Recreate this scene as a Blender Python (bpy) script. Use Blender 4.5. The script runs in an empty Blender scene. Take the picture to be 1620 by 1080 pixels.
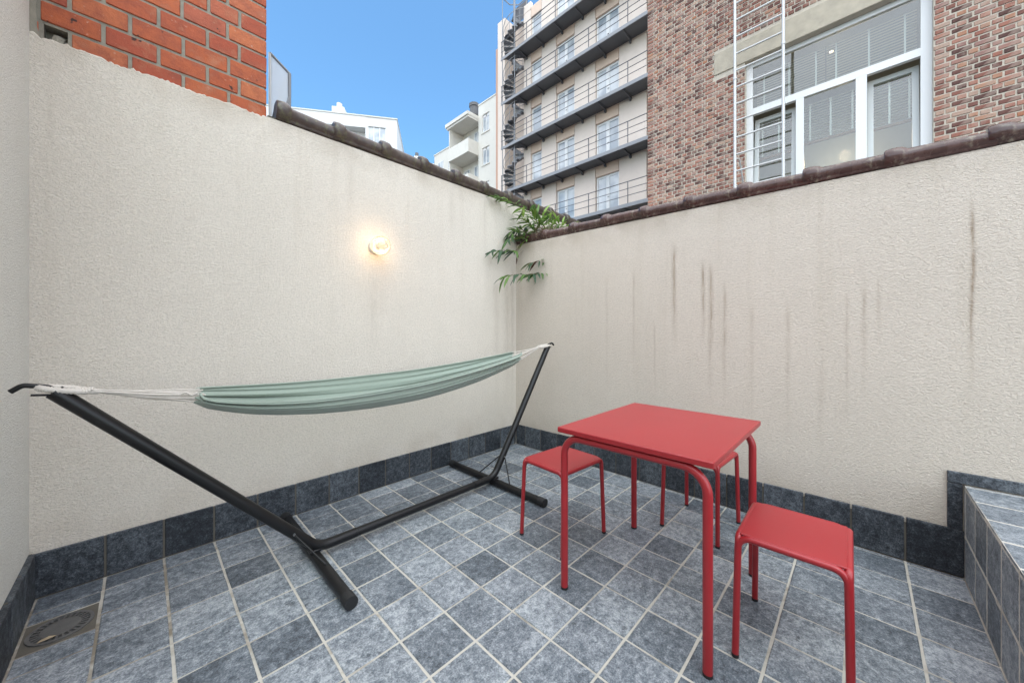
import bpy, math, random
from mathutils import Vector, Matrix, Euler
R = math.radians
sc = bpy.context.scene
col = sc.collection

# ------------------------------------------------------------------ camera, world, sun, exposure
F, HY, YAW, H = 568.42, 522.9, 0.77248, 1.2          # focal length and horizon in photo pixels, heading, eye height
cd = bpy.data.cameras.new('camera'); cam = bpy.data.objects.new('camera', cd); col.objects.link(cam)
cam.location = (0, 0, H); cam.rotation_euler = (R(90), 0, YAW - R(90))
cd.sensor_fit = 'HORIZONTAL'; cd.sensor_width = 36; cd.lens = 36 * F / 1620
cd.shift_y = (HY - 540) / 1620 ; cd.clip_start = .02; cd.clip_end = 2000
sc.camera = cam

SUN_EL, SUN_AZ = R(64), R(230)                          # azimuth counter-clockwise from +X
w = bpy.data.worlds.new('World'); sc.world = w; w.use_nodes = True
wn = w.node_tree.nodes; wl = w.node_tree.links
sky = wn.new('ShaderNodeTexSky'); sky.sky_type = 'NISHITA'; sky.sun_disc = False
sky.sun_elevation = SUN_EL; sky.sun_rotation = R(90) - SUN_AZ; sky.air_density = 1.0; sky.dust_density = 1.7; sky.ozone_density = 1.4
bg = wn['Background']; bg.inputs['Strength'].default_value = 0.084
tint = wn.new('ShaderNodeMix'); tint.data_type = 'RGBA'; tint.blend_type = 'MULTIPLY'; tint.inputs[0].default_value = 1
wl.new(sky.outputs[0], tint.inputs[6]); tint.inputs[7].default_value = (.62, .93, 1.03, 1); wl.new(tint.outputs[2], bg.inputs['Color'])
sl = bpy.data.lights.new('sun', 'SUN'); sl.energy = 1.5; sl.angle = R(140); sl.color = (1, .845, .69)
so = bpy.data.objects.new('sun', sl); col.objects.link(so)
sd = Vector((math.cos(SUN_EL) * math.cos(SUN_AZ), math.cos(SUN_EL) * math.sin(SUN_AZ), math.sin(SUN_EL)))
so.rotation_euler = sd.to_track_quat('Z', 'Y').to_euler(); so.location = (0, 0, 40)
sc.view_settings.view_transform = 'Standard'; sc.view_settings.look = 'None'
sc.view_settings.gamma = 1; sc.view_settings.use_curve_mapping = False
sc.view_settings.exposure = 1.95
sc.cycles.max_bounces = 6; sc.cycles.diffuse_bounces = 4; sc.cycles.glossy_bounces = 3; sc.cycles.adaptive_threshold = .02; sc.cycles.transparent_max_bounces = 12

# ------------------------------------------------------------------ photo pixel -> direction; the distance comes from the surface touched
cY, sY = math.cos(YAW), math.sin(YAW)
def ray(x, y):
    r, u = (x - 810) / F, (HY - y) / F
    return Vector((cY + r * sY, sY - r * cY, u))
O = Vector((0, 0, H))
def onX(x, y, X): v = ray(x, y); return O + v * (X / v.x)
def onY(x, y, Y): v = ray(x, y); return O + v * (Y / v.y)
def onZ(x, y, Z): v = ray(x, y); return O + v * ((Z - H) / v.z)
def atD(x, y, D): return O + ray(x, y) * D

# ------------------------------------------------------------------ mesh helpers
class MB:
    def __init__(s): s.v = []; s.f = []; s.sm = []; s.a = []; s.mi = []
    def add(s, vs, fs, smooth=False, a=0.0, mi=0):
        n = len(s.v); s.v += [tuple(p) for p in vs]
        for f in fs: s.f.append([n + i for i in f]); s.sm.append(smooth); s.a.append(a); s.mi.append(mi)
        return s
    def box(s, x0, x1, y0, y1, z0, z1, a=0.0, mi=0):
        vs = [(x, y, z) for z in (z0, z1) for y in (y0, y1) for x in (x0, x1)]
        return s.add(vs, [(0, 2, 3, 1), (4, 5, 7, 6), (0, 1, 5, 4), (2, 6, 7, 3), (0, 4, 6, 2), (1, 3, 7, 5)], a=a, mi=mi)
    def bbox(s, x0, x1, y0, y1, z0, z1, b=.003, a=0.0):       # box with all edges chamfered
        def L(lo, hi): return (lo, lo + b, hi - b, hi)
        X, Y, Z = L(x0, x1), L(y0, y1), L(z0, z1)
        V = {}; vs = []
        def g(i, j, k):
            if (i, j, k) not in V: V[(i, j, k)] = len(vs); vs.append((X[i], Y[j], Z[k]))
            return V[(i, j, k)]
        fs = []
        for k in (0, 3): q = [g(1, 1, k), g(2, 1, k), g(2, 2, k), g(1, 2, k)]; fs.append(q if k else q[::-1])
        for i in (0, 3): q = [g(i, 1, 1), g(i, 2, 1), g(i, 2, 2), g(i, 1, 2)]; fs.append(q if i else q[::-1])
        for j in (0, 3): q = [g(1, j, 1), g(1, j, 2), g(2, j, 2), g(2, j, 1)]; fs.append(q if j else q[::-1])
        e = {0: 1, 3: 2}
        for k in (0, 3):
            for i in (0, 3): fs.append([g(i, 1, e[k]), g(i, 2, e[k]), g(e[i], 2, k), g(e[i], 1, k)])
            for j in (0, 3): fs.append([g(1, j, e[k]), g(2, j, e[k]), g(2, e[j], k), g(1, e[j], k)])
        for i in (0, 3):
            for j in (0, 3): fs.append([g(i, e[j], 1), g(i, e[j], 2), g(e[i], j, 2), g(e[i], j, 1)])
        for i in (0, 3):
            for j in (0, 3):
                for k in (0, 3): fs.append([g(i, e[j], e[k]), g(e[i], j, e[k]), g(e[i], e[j], k)])
        return s.add(vs, fs, a=a)
    def tube(s, pts, r, n=10, cap=True, a=0.0):
        pts = [Vector(p) for p in pts]; rr = r if isinstance(r, (list, tuple)) else [r] * len(pts)
        T = []
        for i in range(len(pts)):
            t = pts[min(i + 1, len(pts) - 1)] - pts[max(i - 1, 0)]; T.append(t.normalized())
        up = Vector((0, 0, 1)) if abs(T[0].z) < .9 else Vector((1, 0, 0))
        N = (up - T[0] * up.dot(T[0])).normalized()
        vs = []; fs = []
        for i, p in enumerate(pts):
            if i: N = (N - T[i] * N.dot(T[i])).normalized()
            B = T[i].cross(N)
            for k in range(n):
                th = 2 * math.pi * k / n; vs.append(p + (N * math.cos(th) + B * math.sin(th)) * rr[i])
        for i in range(len(pts) - 1):
            for k in range(n): k2 = (k + 1) % n; fs.append((i * n + k, i * n + k2, (i + 1) * n + k2, (i + 1) * n + k))
        s.add(vs, fs, True, a)
        if cap:
            s.add(vs[:n], [tuple(range(n))[::-1]], a=a); s.add(vs[-n:], [tuple(range(n))], a=a)
        return s
    def lathe(s, prof, M, n=24, a=0.0, smooth=True):
        vs = []; fs = []
        for (r, z) in prof:
            for k in range(n):
                th = 2 * math.pi * k / n; vs.append(M @ Vector((r * math.cos(th), r * math.sin(th), z)))
        for i in range(len(prof) - 1):
            for k in range(n): k2 = (k + 1) % n; fs.append((i * n + k, i * n + k2, (i + 1) * n + k2, (i + 1) * n + k))
        return s.add(vs, fs, smooth, a)
    def prism(s, poly, h0, h1, ax='z', a=0.0):
        n = len(poly)
        def P(u, v, h): return {'z': (u, v, h), 'y': (u, h, v), 'x': (h, u, v)}[ax]
        vs = [P(u, v, h0) for u, v in poly] + [P(u, v, h1) for u, v in poly]
        fs = [tuple(range(n))[::-1], tuple(range(n, 2 * n))] + [(i, (i + 1) % n, n + (i + 1) % n, n + i) for i in range(n)]
        return s.add(vs, fs, a=a)
    def mesh(s, name, mat):
        import bmesh
        m = bpy.data.meshes.new(name); m.from_pydata(s.v, [], s.f)
        for mm in (mat if isinstance(mat, (list, tuple)) else [mat]): m.materials.append(mm)
        m.polygons.foreach_set('use_smooth', s.sm); m.polygons.foreach_set('material_index', s.mi)
        at = m.attributes.new('rnd', 'FLOAT', 'FACE'); at.data.foreach_set('value', s.a)
        b = bmesh.new(); b.from_mesh(m); bmesh.ops.recalc_face_normals(b, faces=b.faces); b.to_mesh(m); b.free()
        m.update(); return m
    def build(s, name, mat, parent=None, loc=None):
        return put(name, s.mesh(name, mat), parent, loc)
def put(name, mesh, parent=None, loc=None, rot=None):
    o = bpy.data.objects.new(name, mesh); col.objects.link(o)
    if parent is not None: o.parent = parent
    if loc is not None: o.location = loc
    if rot is not None: o.rotation_euler = rot
    return o
def tag(o, label, cat=None, group=None, kind=None):
    if label: o['label'] = label
    if cat: o['category'] = cat
    if group: o['group'] = group
    if kind: o['kind'] = kind
    return o
def empty(name, loc=(0, 0, 0), rz=0):
    o = put(name, None, None, loc, (0, 0, rz)); o.empty_display_size = .05; return o
def fillet(pts, r, n=6):
    pts = [Vector(p) for p in pts]; out = [pts[0]]
    for i in range(1, len(pts) - 1):
        a, b, c = pts[i - 1], pts[i], pts[i + 1]
        u = (a - b).normalized(); v = (c - b).normalized(); ang = u.angle(v)
        d = r / math.tan(ang / 2); d = min(d, (a - b).length * .49, (c - b).length * .49); rr = d * math.tan(ang / 2)
        ctr = b + (u + v).normalized() * (rr / math.sin(ang / 2)); p0 = b + u * d; p1 = b + v * d
        e0 = p0 - ctr; e1 = p1 - ctr; tot = e0.angle(e1); axis = e0.cross(e1).normalized()
        for k in range(n + 1): out.append(ctr + Matrix.Rotation(tot * k / n, 3, axis) @ e0)
    out.append(pts[-1]); return out

# ------------------------------------------------------------------ materials
class NT:
    def __init__(s, name):
        s.m = bpy.data.materials.new(name); s.m.use_nodes = True; s.t = s.m.node_tree
        s.b = s.t.nodes['Principled BSDF']; s.out = s.t.nodes['Material Output']
        s.tc = s.t.nodes.new('ShaderNodeTexCoord')
    def n(s, ty, **kw):
        nd = s.t.nodes.new(ty)
        for k, v in kw.items():
            if k.startswith('_'): setattr(nd, k[1:], v)
            else:
                k2 = int(k[1:]) if k[0] == 'i' and k[1:].isdigit() else k.replace('__', ' ')
                s.set(nd.inputs[k2], v)
        return nd
    def set(s, sock, v):
        if isinstance(v, bpy.types.NodeSocket): s.t.links.new(v, sock)
        elif isinstance(v, bpy.types.Node): s.t.links.new(v.outputs[0], sock)
        else:
            if sock.type == 'RGBA' and len(v) == 3: v = (*v, 1)
            sock.default_value = v
    def math(s, op, a, b=0.0, c=0.0, clamp=False):
        return s.n('ShaderNodeMath', _operation=op, _use_clamp=clamp, i0=a, i1=b, i2=c).outputs[0]
    def noise(s, scale, detail=3, rough=.55, vec=None, dist=0.0):
        return s.n('ShaderNodeTexNoise', Vector=vec if vec is not None else s.tc.outputs['Object'], Scale=scale, Detail=detail, Roughness=rough, Distortion=dist).outputs[0]
    def ramp(s, fac, stops):
        nd = s.n('ShaderNodeValToRGB', Fac=fac); el = nd.color_ramp.elements
        while len(el) < len(stops): el.new(.5)
        for e, (p, c) in zip(el, stops): e.position = p; e.color = (*c, 1) if len(c) == 3 else c
        return nd.outputs[0]
    def mr(s, v, a, b, c=0.0, d=1.0):
        nd = s.n('ShaderNodeMapRange', i0=v, i1=a, i2=b, i3=c, i4=d); return nd.outputs[0]
    def mix(s, f, a, b, mode='MIX'):
        nd = s.t.nodes.new('ShaderNodeMix'); nd.data_type = 'RGBA'; nd.blend_type = mode
        s.set(nd.inputs[0], f); s.set(nd.inputs[6], a); s.set(nd.inputs[7], b); return nd.outputs[2]
    def bump(s, h, strength, dist, normal=None):
        nd = s.n('ShaderNodeBump', Height=h, Strength=strength, Distance=dist)
        if normal is not None: s.set(nd.inputs['Normal'], normal)
        s.set(s.b.inputs['Normal'], nd.outputs[0]); return nd.outputs[0]
    def scaled(s, v3, off=None):
        nd = s.n('ShaderNodeMapping', Vector=s.tc.outputs['Object'], Scale=v3)
        if off is not None: s.set(nd.inputs['Location'], off)
        return nd.outputs[0]
    def done(s, color=None, rough=None, **kw):
        if color is not None: s.set(s.b.inputs['Base Color'], color)
        if rough is not None: s.set(s.b.inputs['Roughness'], rough)
        for k, v in kw.items(): s.set(s.b.inputs[k.replace('__', ' ')], v)
        return s.m
def plain(name, c, rough=.5, var=.12, scale=6, bump=0, bscale=80, **kw):
    t = NT(name); n = t.noise(scale, 4)
    colr = t.mix(n, tuple(x * (1 - var) for x in c), tuple(min(1, x * (1 + var)) for x in c))
    if bump: t.bump(t.noise(bscale, 3), bump, .003)
    return t.done(colr, t.mr(n, .3, .7, max(0, rough - .06), rough + .06), **kw)

def rendered(name, base, dark, streaks=(), axis=1, ztop=2.1, drip=.5, grain=85):
    t = NT(name); P = t.tc.outputs['Object']
    sep = t.n('ShaderNodeSeparateXYZ', Vector=P); u = sep.outputs[axis]; z = sep.outputs[2]
    n1 = t.noise(1.3, 4, .6); n2 = t.noise(grain, 2, .5, t.scaled((1, 1, 1.7)), dist=1.0); n3 = t.noise(9, 4)
    c = t.mix(t.mr(n1, .3, .72), base, tuple(b * .93 for b in base))
    c = t.mix(t.mr(n3, .45, .8, 0, .25), c, tuple(b * .88 for b in base))
    # run-off stains: narrow vertical noise, fading with distance below the coping
    sv = t.n('ShaderNodeMapping', Vector=P, Scale=(9, 9, .55)).outputs[0]
    st = t.noise(1.0, 4, .65, sv)
    fall = t.mr(z, ztop - 1.5, ztop, 0.15, 1.0)
    c = t.mix(t.math('MULTIPLY', t.mr(st, .54, .80), t.math('MULTIPLY', fall, drip), clamp=True), c, dark)
    top = t.math('MULTIPLY', t.mr(z, ztop - .16, ztop - .01), t.mr(t.noise(5, 4), .35, .7), clamp=True)
    c = t.mix(t.math('MULTIPLY', top, .5), c, tuple(d * .85 for d in dark))
    foot = t.math('MULTIPLY', t.mr(z, .42, .2), t.mr(t.noise(4, 4), .4, .75), clamp=True)
    c = t.mix(t.math('MULTIPLY', foot, .45), c, dark)
    wob = t.noise(2.2, 2); fine = t.noise(1.0, 3, .6, t.n('ShaderNodeMapping', Vector=P, Scale=(60, 60, 9)).outputs[0])
    for (u0, za, zb, wd, k) in streaks:
        du = t.math('ABSOLUTE', t.math('ADD', t.math('SUBTRACT', u, u0), t.math('MULTIPLY', t.math('SUBTRACT', wob, .5), .03)))
        core = t.mr(du, 0, wd, 1, 0); core = t.math('POWER', core, 1.5)
        a = t.mr(z, za, za - .12); b = t.mr(z, zb, zb + (za - zb) * .6)
        kk = t.math('MULTIPLY', t.math('MULTIPLY', core, a), t.math('MULTIPLY', b, k))
        kk = t.math('MULTIPLY', kk, t.mr(fine, .34, .58, .35, 1), clamp=True)
        c = t.mix(kk, c, (.21, .14, .08))
    c = t.mix(t.mr(n2, .36, .60, .42, 0), c, tuple(b * .66 for b in base))
    t.bump(n2, 1.0, .006)
    return t.done(c, .9, Specular__IOR__Level=.2)

STREAKS = []
for (px, ya, yb, wd, k) in [(1067, 380, 560, .03, .75), (1003, 420, 600, .018, .4), (1112, 405, 545, .022, .75), (1124, 410, 640, .028, .6), (1146, 440, 650, .022, .5),
                            (1247, 470, 700, .02, .32), (1340, 450, 690, .018, .3), (1367, 430, 640, .02, .38), (1538, 310, 620, .014, .95), (1036, 500, 640, .015, .3), (1390, 430, 560, .016, .3),
                            (1190, 470, 700, .02, .22), (1300, 560, 720, .03, .2), (960, 430, 640, .02, .2)]:
    p, q = onX(px, ya, 2.79), onX(px, yb, 2.79); STREAKS.append((p.y, p.z, q.z, wd, k))
M = {}
M['wall_l'] = rendered('cream_render_left', (.73, .665, .58), (.44, .35, .25), [(2.66, 1.85, .3, .10, .30), (2.74, 1.9, .3, .05, .35), (2.5, 1.7, .5, .07, .18), (1.22, 1.66, .9, .09, .16), (1.05, 2.5, 1.9, .05, .16), (1.95, 2.55, 2.0, .06, .2), (2.35, 2.55, 1.9, .05, .2)], axis=0, ztop=2.53, drip=.32)
M['wall_r'] = rendered('cream_render_right', (.635, .57, .49), (.39, .33, .235), STREAKS, 1, 2.08, .38)
M['wall_s'] = rendered('pale_render_side', (.80, .79, .74), (.5, .47, .42), axis=1, ztop=4, drip=.1, grain=95)

def slate(name, lo, mid, hi, spec=.45, dirt=.0):
    t = NT(name); oi = t.n('ShaderNodeObjectInfo'); rnd = oi.outputs['Random']
    off = t.n('ShaderNodeCombineXYZ', X=t.math('MULTIPLY', rnd, 37), Y=t.math('MULTIPLY', rnd, 91), Z=t.math('MULTIPLY', rnd, 13)).outputs[0]
    v = t.n('ShaderNodeVectorMath', _operation='ADD', i0=t.tc.outputs['Object'], i1=off).outputs[0]
    n1 = t.noise(36, 8, .78, v, .25); n2 = t.noise(150, 4, .8, v, .3); n3 = t.noise(4.5, 2, .5, v)
    h = t.math('ADD', t.math('MULTIPLY', n1, .55), t.math('MULTIPLY', n2, .45))
    h = t.math('ADD', h, t.math('MULTIPLY', t.math('SUBTRACT', n3, .5), .16))
    h = t.math('ADD', h, t.math('MULTIPLY', t.math('SUBTRACT', t.math('FRACT', t.math('MULTIPLY', rnd, 7.13)), .55), .10))
    c = t.ramp(h, [(.37, lo), (.47, mid), (.54, tuple(a * .62 + b * .38 for a, b in zip(mid, hi))), (.62, hi)])
    sp = t.mr(t.noise(170, 2, .6, v), .62, .72); c = t.mix(t.math('MULTIPLY', sp, .35), c, hi)
    # thin pale scratches and dark pits
    vor = t.n('ShaderNodeTexVoronoi', _feature='DISTANCE_TO_EDGE', Vector=t.n('ShaderNodeVectorMath', _operation='ADD', i0=v, i1=t.n('ShaderNodeVectorMath', _operation='SCALE', i0=t.n('ShaderNodeTexNoise', Vector=v, Scale=7.0).outputs[1], Scale=.25).outputs[0]).outputs[0], Scale=4.5)
    cr = t.math('MULTIPLY', t.mr(vor.outputs[0], 0, .012, 1, 0), t.mr(n3, .55, .68), clamp=True)
    c = t.mix(t.math('MULTIPLY', cr, .5), c, hi)
    c = t.mix(t.mr(t.noise(26, 3, .6, v), .64, .72, 0, .6), c, tuple(x * .5 for x in lo))
    tint = t.math('FRACT', t.math('MULTIPLY', rnd, 3.7))
    c = t.mix(t.mr(tint, .7, 1, 0, .35), c, t.mix(1, c, (.92, .9, .92), 'MULTIPLY'))
    t.bump(t.math('ADD', n1, t.math('MULTIPLY', n2, .4)), .35, .004)
    return t.done(c, t.mr(n1, .3, .7, .62, .46), Specular__IOR__Level=spec)
M['tile'] = slate('worn_bluestone', (.046, .055, .067), (.128, .148, .172), (.43, .455, .48))
M['tile_skirt'] = slate('dark_bluestone', (.011, .014, .018), (.030, .035, .043), (.145, .165, .185), .35)
M['tile_step'] = slate('step_bluestone', (.042, .050, .062), (.115, .135, .158), (.35, .375, .40))
def grout_mat():
    t = NT('grout'); n = t.noise(3.2, 5, .7); n2 = t.noise(40, 3)
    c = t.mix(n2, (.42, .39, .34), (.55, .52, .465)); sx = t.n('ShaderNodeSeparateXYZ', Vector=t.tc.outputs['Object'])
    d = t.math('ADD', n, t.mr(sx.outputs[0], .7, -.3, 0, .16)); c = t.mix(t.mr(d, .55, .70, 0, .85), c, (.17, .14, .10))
    t.bump(t.noise(160, 3), .4, .003); return t.done(c, .9)
M['grout'] = grout_mat()
M['grout_dark'] = plain('dirt_and_shade_grout', (.11, .098, .08), .9, .4, 12, .4, 160)  # real dirt in floor joints; on the coping beds it imitates shadow

def coping(name, a, b, moss, ro, mossy):
    t = NT(name); oi = t.n('ShaderNodeObjectInfo')
    n = t.noise(14, 4, .6); c = t.mix(t.mr(n, .35, .7), a, b)
    c = t.mix(t.math('MULTIPLY', oi.outputs['Random'], .4), c, tuple(x * .55 for x in a))
    c = t.mix(t.mr(t.noise(30, 4, .65), .56 - mossy * .1, .68, 0, .85 * (mossy > 0) + .12), c, moss)
    t.bump(t.noise(45, 3), .3, .003)
    return t.done(c, t.mr(n, .3, .7, ro - .1, ro + .15), Specular__IOR__Level=.5)
M['cop_l'] = coping('mossy_clay_coping', (.058, .040, .034), (.12, .088, .075), (.12, .115, .06), .38, .45)
M['cop_r'] = coping('glazed_clay_coping', (.055, .028, .024), (.11, .058, .048), (.20, .16, .12), .22, .1)

def red_paint():
    t = NT('red_powder_coat'); n = t.noise(3, 3); f = t.noise(420, 2)
    c = t.mix(t.mr(n, .3, .7, 0, 1), (.30, .014, .019), (.335, .019, .024))
    t.bump(f, .12, .001)
    return t.done(c, .36, Specular__IOR__Level=.5, Coat__Weight=.08, Coat__Roughness=.3)
M['red'] = red_paint()
M['rubber'] = plain('black_rubber', (.014, .014, .015), .6)
def black_metal():
    t = NT('black_steel'); n = t.noise(9, 4)
    t.bump(t.noise(300, 2), .08, .001)
    return t.done(t.mix(n, (.006, .006, .0065), (.011, .011, .012)), t.mr(n, .3, .7, .3, .42), Specular__IOR__Level=.35)
M['black'] = black_metal()
M['zinc'] = plain('zinc_bolt', (.45, .45, .46), .35, .1, 20, Metallic=1.0)
def cloth():
    t = NT('sage_cotton'); v = t.tc.outputs['Object']
    wv = t.n('ShaderNodeTexNoise', Vector=t.n('ShaderNodeMapping', Vector=v, Scale=(40, 700, 700)).outputs[0], Scale=1.0, Detail=3).outputs[0]
    c = t.mix(wv, (.235, .285, .235), (.31, .36, .31))
    t.bump(wv, .25, .002)
    return t.done(c, .85, Specular__IOR__Level=.15, Sheen__Weight=.25)
M['cloth'] = cloth()
M['cord'] = plain('white_cotton_cord', (.62, .575, .52), .9, .15, 60, .4, 250, Specular__IOR__Level=.1)

def brick_red():
    t = NT('orange_red_brick'); oi = t.n('ShaderNodeObjectInfo'); rnd = oi.outputs['Random']
    off = t.n('ShaderNodeCombineXYZ', X=t.math('MULTIPLY', rnd, 31), Y=t.math('MULTIPLY', rnd, 17), Z=t.math('MULTIPLY', rnd, 53)).outputs[0]
    v = t.n('ShaderNodeVectorMath', _operation='ADD', i0=t.tc.outputs['Object'], i1=off).outputs[0]
    c = t.ramp(rnd, [(0, (.33, .075, .045)), (.3, (.42, .115, .05)), (.6, (.38, .092, .042)), (.8, (.46, .15, .068)), (1, (.36, .10, .062))])
    c = t.mix(t.mr(t.noise(18, 6, .7, v), .42, .66, 0, .75), c, (.25, .07, .045))
    c = t.mix(t.mr(t.noise(9, 4, .65, v), .55, .70, 0, .45), c, (.50, .22, .12))
    c = t.mix(t.mr(t.noise(40, 3, .6, v), .66, .74, 0, .7), c, (.50, .30, .22))
    c = t.mix(t.mr(t.noise(22, 2, .5, v), .71, .75), c, (.06, .035, .03))
    t.bump(t.noise(55, 5, .7, v), .8, .005)
    return t.done(c, .85, Specular__IOR__Level=.25)
M['brick_red'] = brick_red()
M['mortar_grey'] = plain('grey_mortar', (.25, .23, .185), .95, .4, 22, .9, 90)
M['mortar_pale'] = plain('pale_mortar', (.50, .44, .36), .95, .2, 12, .5, 60)
def brick_mixed():
    t = NT('mixed_old_brick'); r = t.n('ShaderNodeAttribute', _attribute_name='rnd').outputs['Fac']
    c = t.ramp(r, [(0, (.085, .048, .042)), (.2, (.17, .078, .062)), (.42, (.31, .13, .092)), (.6, (.38, .20, .148)), (.78, (.27, .15, .128)), (.9, (.42, .29, .22)), (1, (.36, .155, .085))])
    c = t.mix(t.mr(t.noise(13, 5, .65), .45, .75, 0, .5), c, (.22, .12, .105))
    c = t.mix(t.mr(t.noise(5, 5, .7), .48, .70, 0, .65), c, (.44, .35, .285))
    t.bump(t.noise(50, 4), .6, .006)
    return t.done(c, .9, Specular__IOR__Level=.2)
M['brick_mix'] = brick_mixed()
M['concrete'] = plain('weathered_concrete', (.42, .365, .285), .9, .3, 7, .5, 60)
M['pvc'] = plain('white_window_frame', (.70, .70, .69), .35, .03, 3)
M['pvc_grey'] = plain('grey_window_frame', (.52, .54, .53), .4, .05, 3)
M['gasket'] = plain('dark_gasket', (.05, .05, .05), .6)
M['blind'] = plain('aluminium_blind', (.60, .60, .55), .45, .08, 4)
M['wood_rail'] = plain('brown_blind_rail', (.22, .13, .07), .6)
M['room'] = plain('room_plaster', (.30, .34, .36), .9, .06, 2)
def glass(name, tint, f0):
    t = NT(name); tr = t.n('ShaderNodeBsdfTransparent', Color=tint); gl = t.n('ShaderNodeBsdfGlossy', Roughness=.02, Color=(1, 1, 1))
    fr = t.n('ShaderNodeFresnel', IOR=1.5); fac = t.math('ADD', fr.outputs[0], f0, clamp=True)
    mx = t.n('ShaderNodeMixShader', i0=fac, i1=tr, i2=gl); t.t.links.new(mx.outputs[0], t.out.inputs[0]); return t.m
M['glass'] = glass('window_glass', (.9, .94, .93), .02)
M['globe'] = glass('clear_globe_glass', (.98, .97, .95), .04)
def frosted():
    t = NT('frosted_screen'); tr = t.n('ShaderNodeBsdfTransparent', Color=(.9, .92, .94)); t.done((.85, .87, .89), .6)
    tl = t.n('ShaderNodeBsdfTranslucent', Color=(.85, .87, .9)); a = t.n('ShaderNodeMixShader', i0=.5, i1=t.b.outputs[0], i2=tl); b = t.n('ShaderNodeMixShader', i0=.72, i1=tr, i2=a)
    t.t.links.new(b.outputs[0], t.out.inputs[0]); return t.m
M['mesh_panel'] = frosted()
def far_glass():
    t = NT('far_window_glass'); n = t.noise(.9, 2)
    return t.done(t.mix(t.mr(n, .4, .6), (.30, .34, .38), (.55, .58, .60)), .08, Specular__IOR__Level=.9)  # opaque pale base stands in for reflected sky and whitish curtains
M['pane'] = far_glass()
M['galv'] = plain('pale_galvanised_steel', (.56, .555, .545), .45, .12, 8, Metallic=.25)
M['steel'] = plain('grey_painted_steel', (.085, .088, .098), .5, .2, 3)
M['steel_l'] = plain('light_grey_steel', (.25, .255, .27), .5, .15, 3)
def facade(name, c1, c2, sc_=1.0):
    t = NT(name); n = t.noise(.55, 4, .6, t.scaled((sc_, sc_, sc_ * .35))); n2 = t.noise(3, 4)
    c = t.mix(t.mr(n, .3, .7), c1, c2); c = t.mix(t.mr(n2, .5, .8, 0, .3), c, tuple(x * .82 for x in c2))
    t.bump(t.noise(40, 3), .2, .005); return t.done(c, .85, Specular__IOR__Level=.2)
M['fac_pier'] = facade('grey_beige_panel', (.76, .655, .575), (.70, .60, .53), 1.5)
M['fac_band'] = facade('pink_beige_panel', (.75, .58, .47), (.69, .53, .43), 1.5)
M['fac_white'] = facade('white_facade', (.70, .675, .62), (.65, .625, .57))
M['fac_white2'] = facade('bright_white_facade', (.70, .70, .69), (.66, .66, .65))
M['fac_pink'] = facade('salmon_edge', (.55, .34, .25), (.50, .31, .24))
M['soffit'] = facade('grey_soffit', (.55, .52, .47), (.48, .46, .42))
M['chimney'] = plain('chimney_render', (.66, .64, .60), .9, .15, 4)
M['chimney_pot'] = plain('dark_chimney_cap', (.12, .12, .125), .7, .3, 6)
M['iron'] = plain('cast_iron', (.105, .102, .098), .6, .4, 30, .5, 150)
M['ground'] = plain('yard_asphalt', (.07, .07, .072), .95, .3, .8, .4, 20)
M['ceramic'] = plain('white_ceramic', (.6, .58, .54), .3, .03, 5)
def emit(name, c, s):
    t = NT(name); e = t.n('ShaderNodeEmission', Color=c, Strength=s); t.t.links.new(e.outputs[0], t.out.inputs[0]); return t.m
M['bulb'] = emit('lit_bulb', (1, .80, .52), .32)
M['glow_spot'] = emit('warm_reflection_glow', (1, .75, .45), 3)  # glow imitating a warm reflection in the window glass
def leaf(name, a, b):
    t = NT(name); oi = t.n('ShaderNodeObjectInfo'); c = t.mix(oi.outputs['Random'], a, b)
    sep = t.n('ShaderNodeSeparateXYZ', Vector=t.tc.outputs['Object'])
    rib = t.mr(t.math('ABSOLUTE', sep.outputs[1]), 0, .0025, .6, 0); c = t.mix(rib, c, tuple(min(1, x * 2.0) for x in b))
    t.bump(t.noise(120, 2), .3, .001)
    t.done(c, .5, Specular__IOR__Level=.4)
    tl = t.n('ShaderNodeBsdfTranslucent', Color=c); mx = t.n('ShaderNodeMixShader', i0=.3, i1=t.b.outputs[0], i2=tl)
    t.t.links.new(mx.outputs[0], t.out.inputs[0]); return t.m
M['leaf'] = leaf('green_leaf', (.075, .145, .045), (.14, .235, .065))
M['leafpale'] = leaf('pale_green_leaf', (.17, .30, .06), (.28, .40, .10))  # paler, yellower green
M['leaf_dark'] = leaf('dark_green_leaf', (.04, .085, .045), (.07, .12, .065))  # darker, bluer green
M['leaf_dead'] = leaf('withered_leaf', (.07, .035, .022), (.11, .06, .035))
M['stem'] = plain('woody_stem', (.14, .10, .065), .85, .3, 30)

# ================================================================== the terrace: ground, floor, walls
YL, XR, XS, YS = 2.66, 2.79, -.355, -.355     # left wall face, right wall face, side wall face, step riser
TP = .2061; TX0, TY0 = .6948, 1.4876           # tile pitch and joint grid
tag(MB().box(-250, 250, -250, 250, -.5, -.30).build('ground', M['ground']), None, kind='structure')
floor = tag(MB().box(-1.75, XR + .1, -3.2, YL + .1, -.25, -.0045).build('terrace_floor', M['grout']), None, kind='structure')

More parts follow.
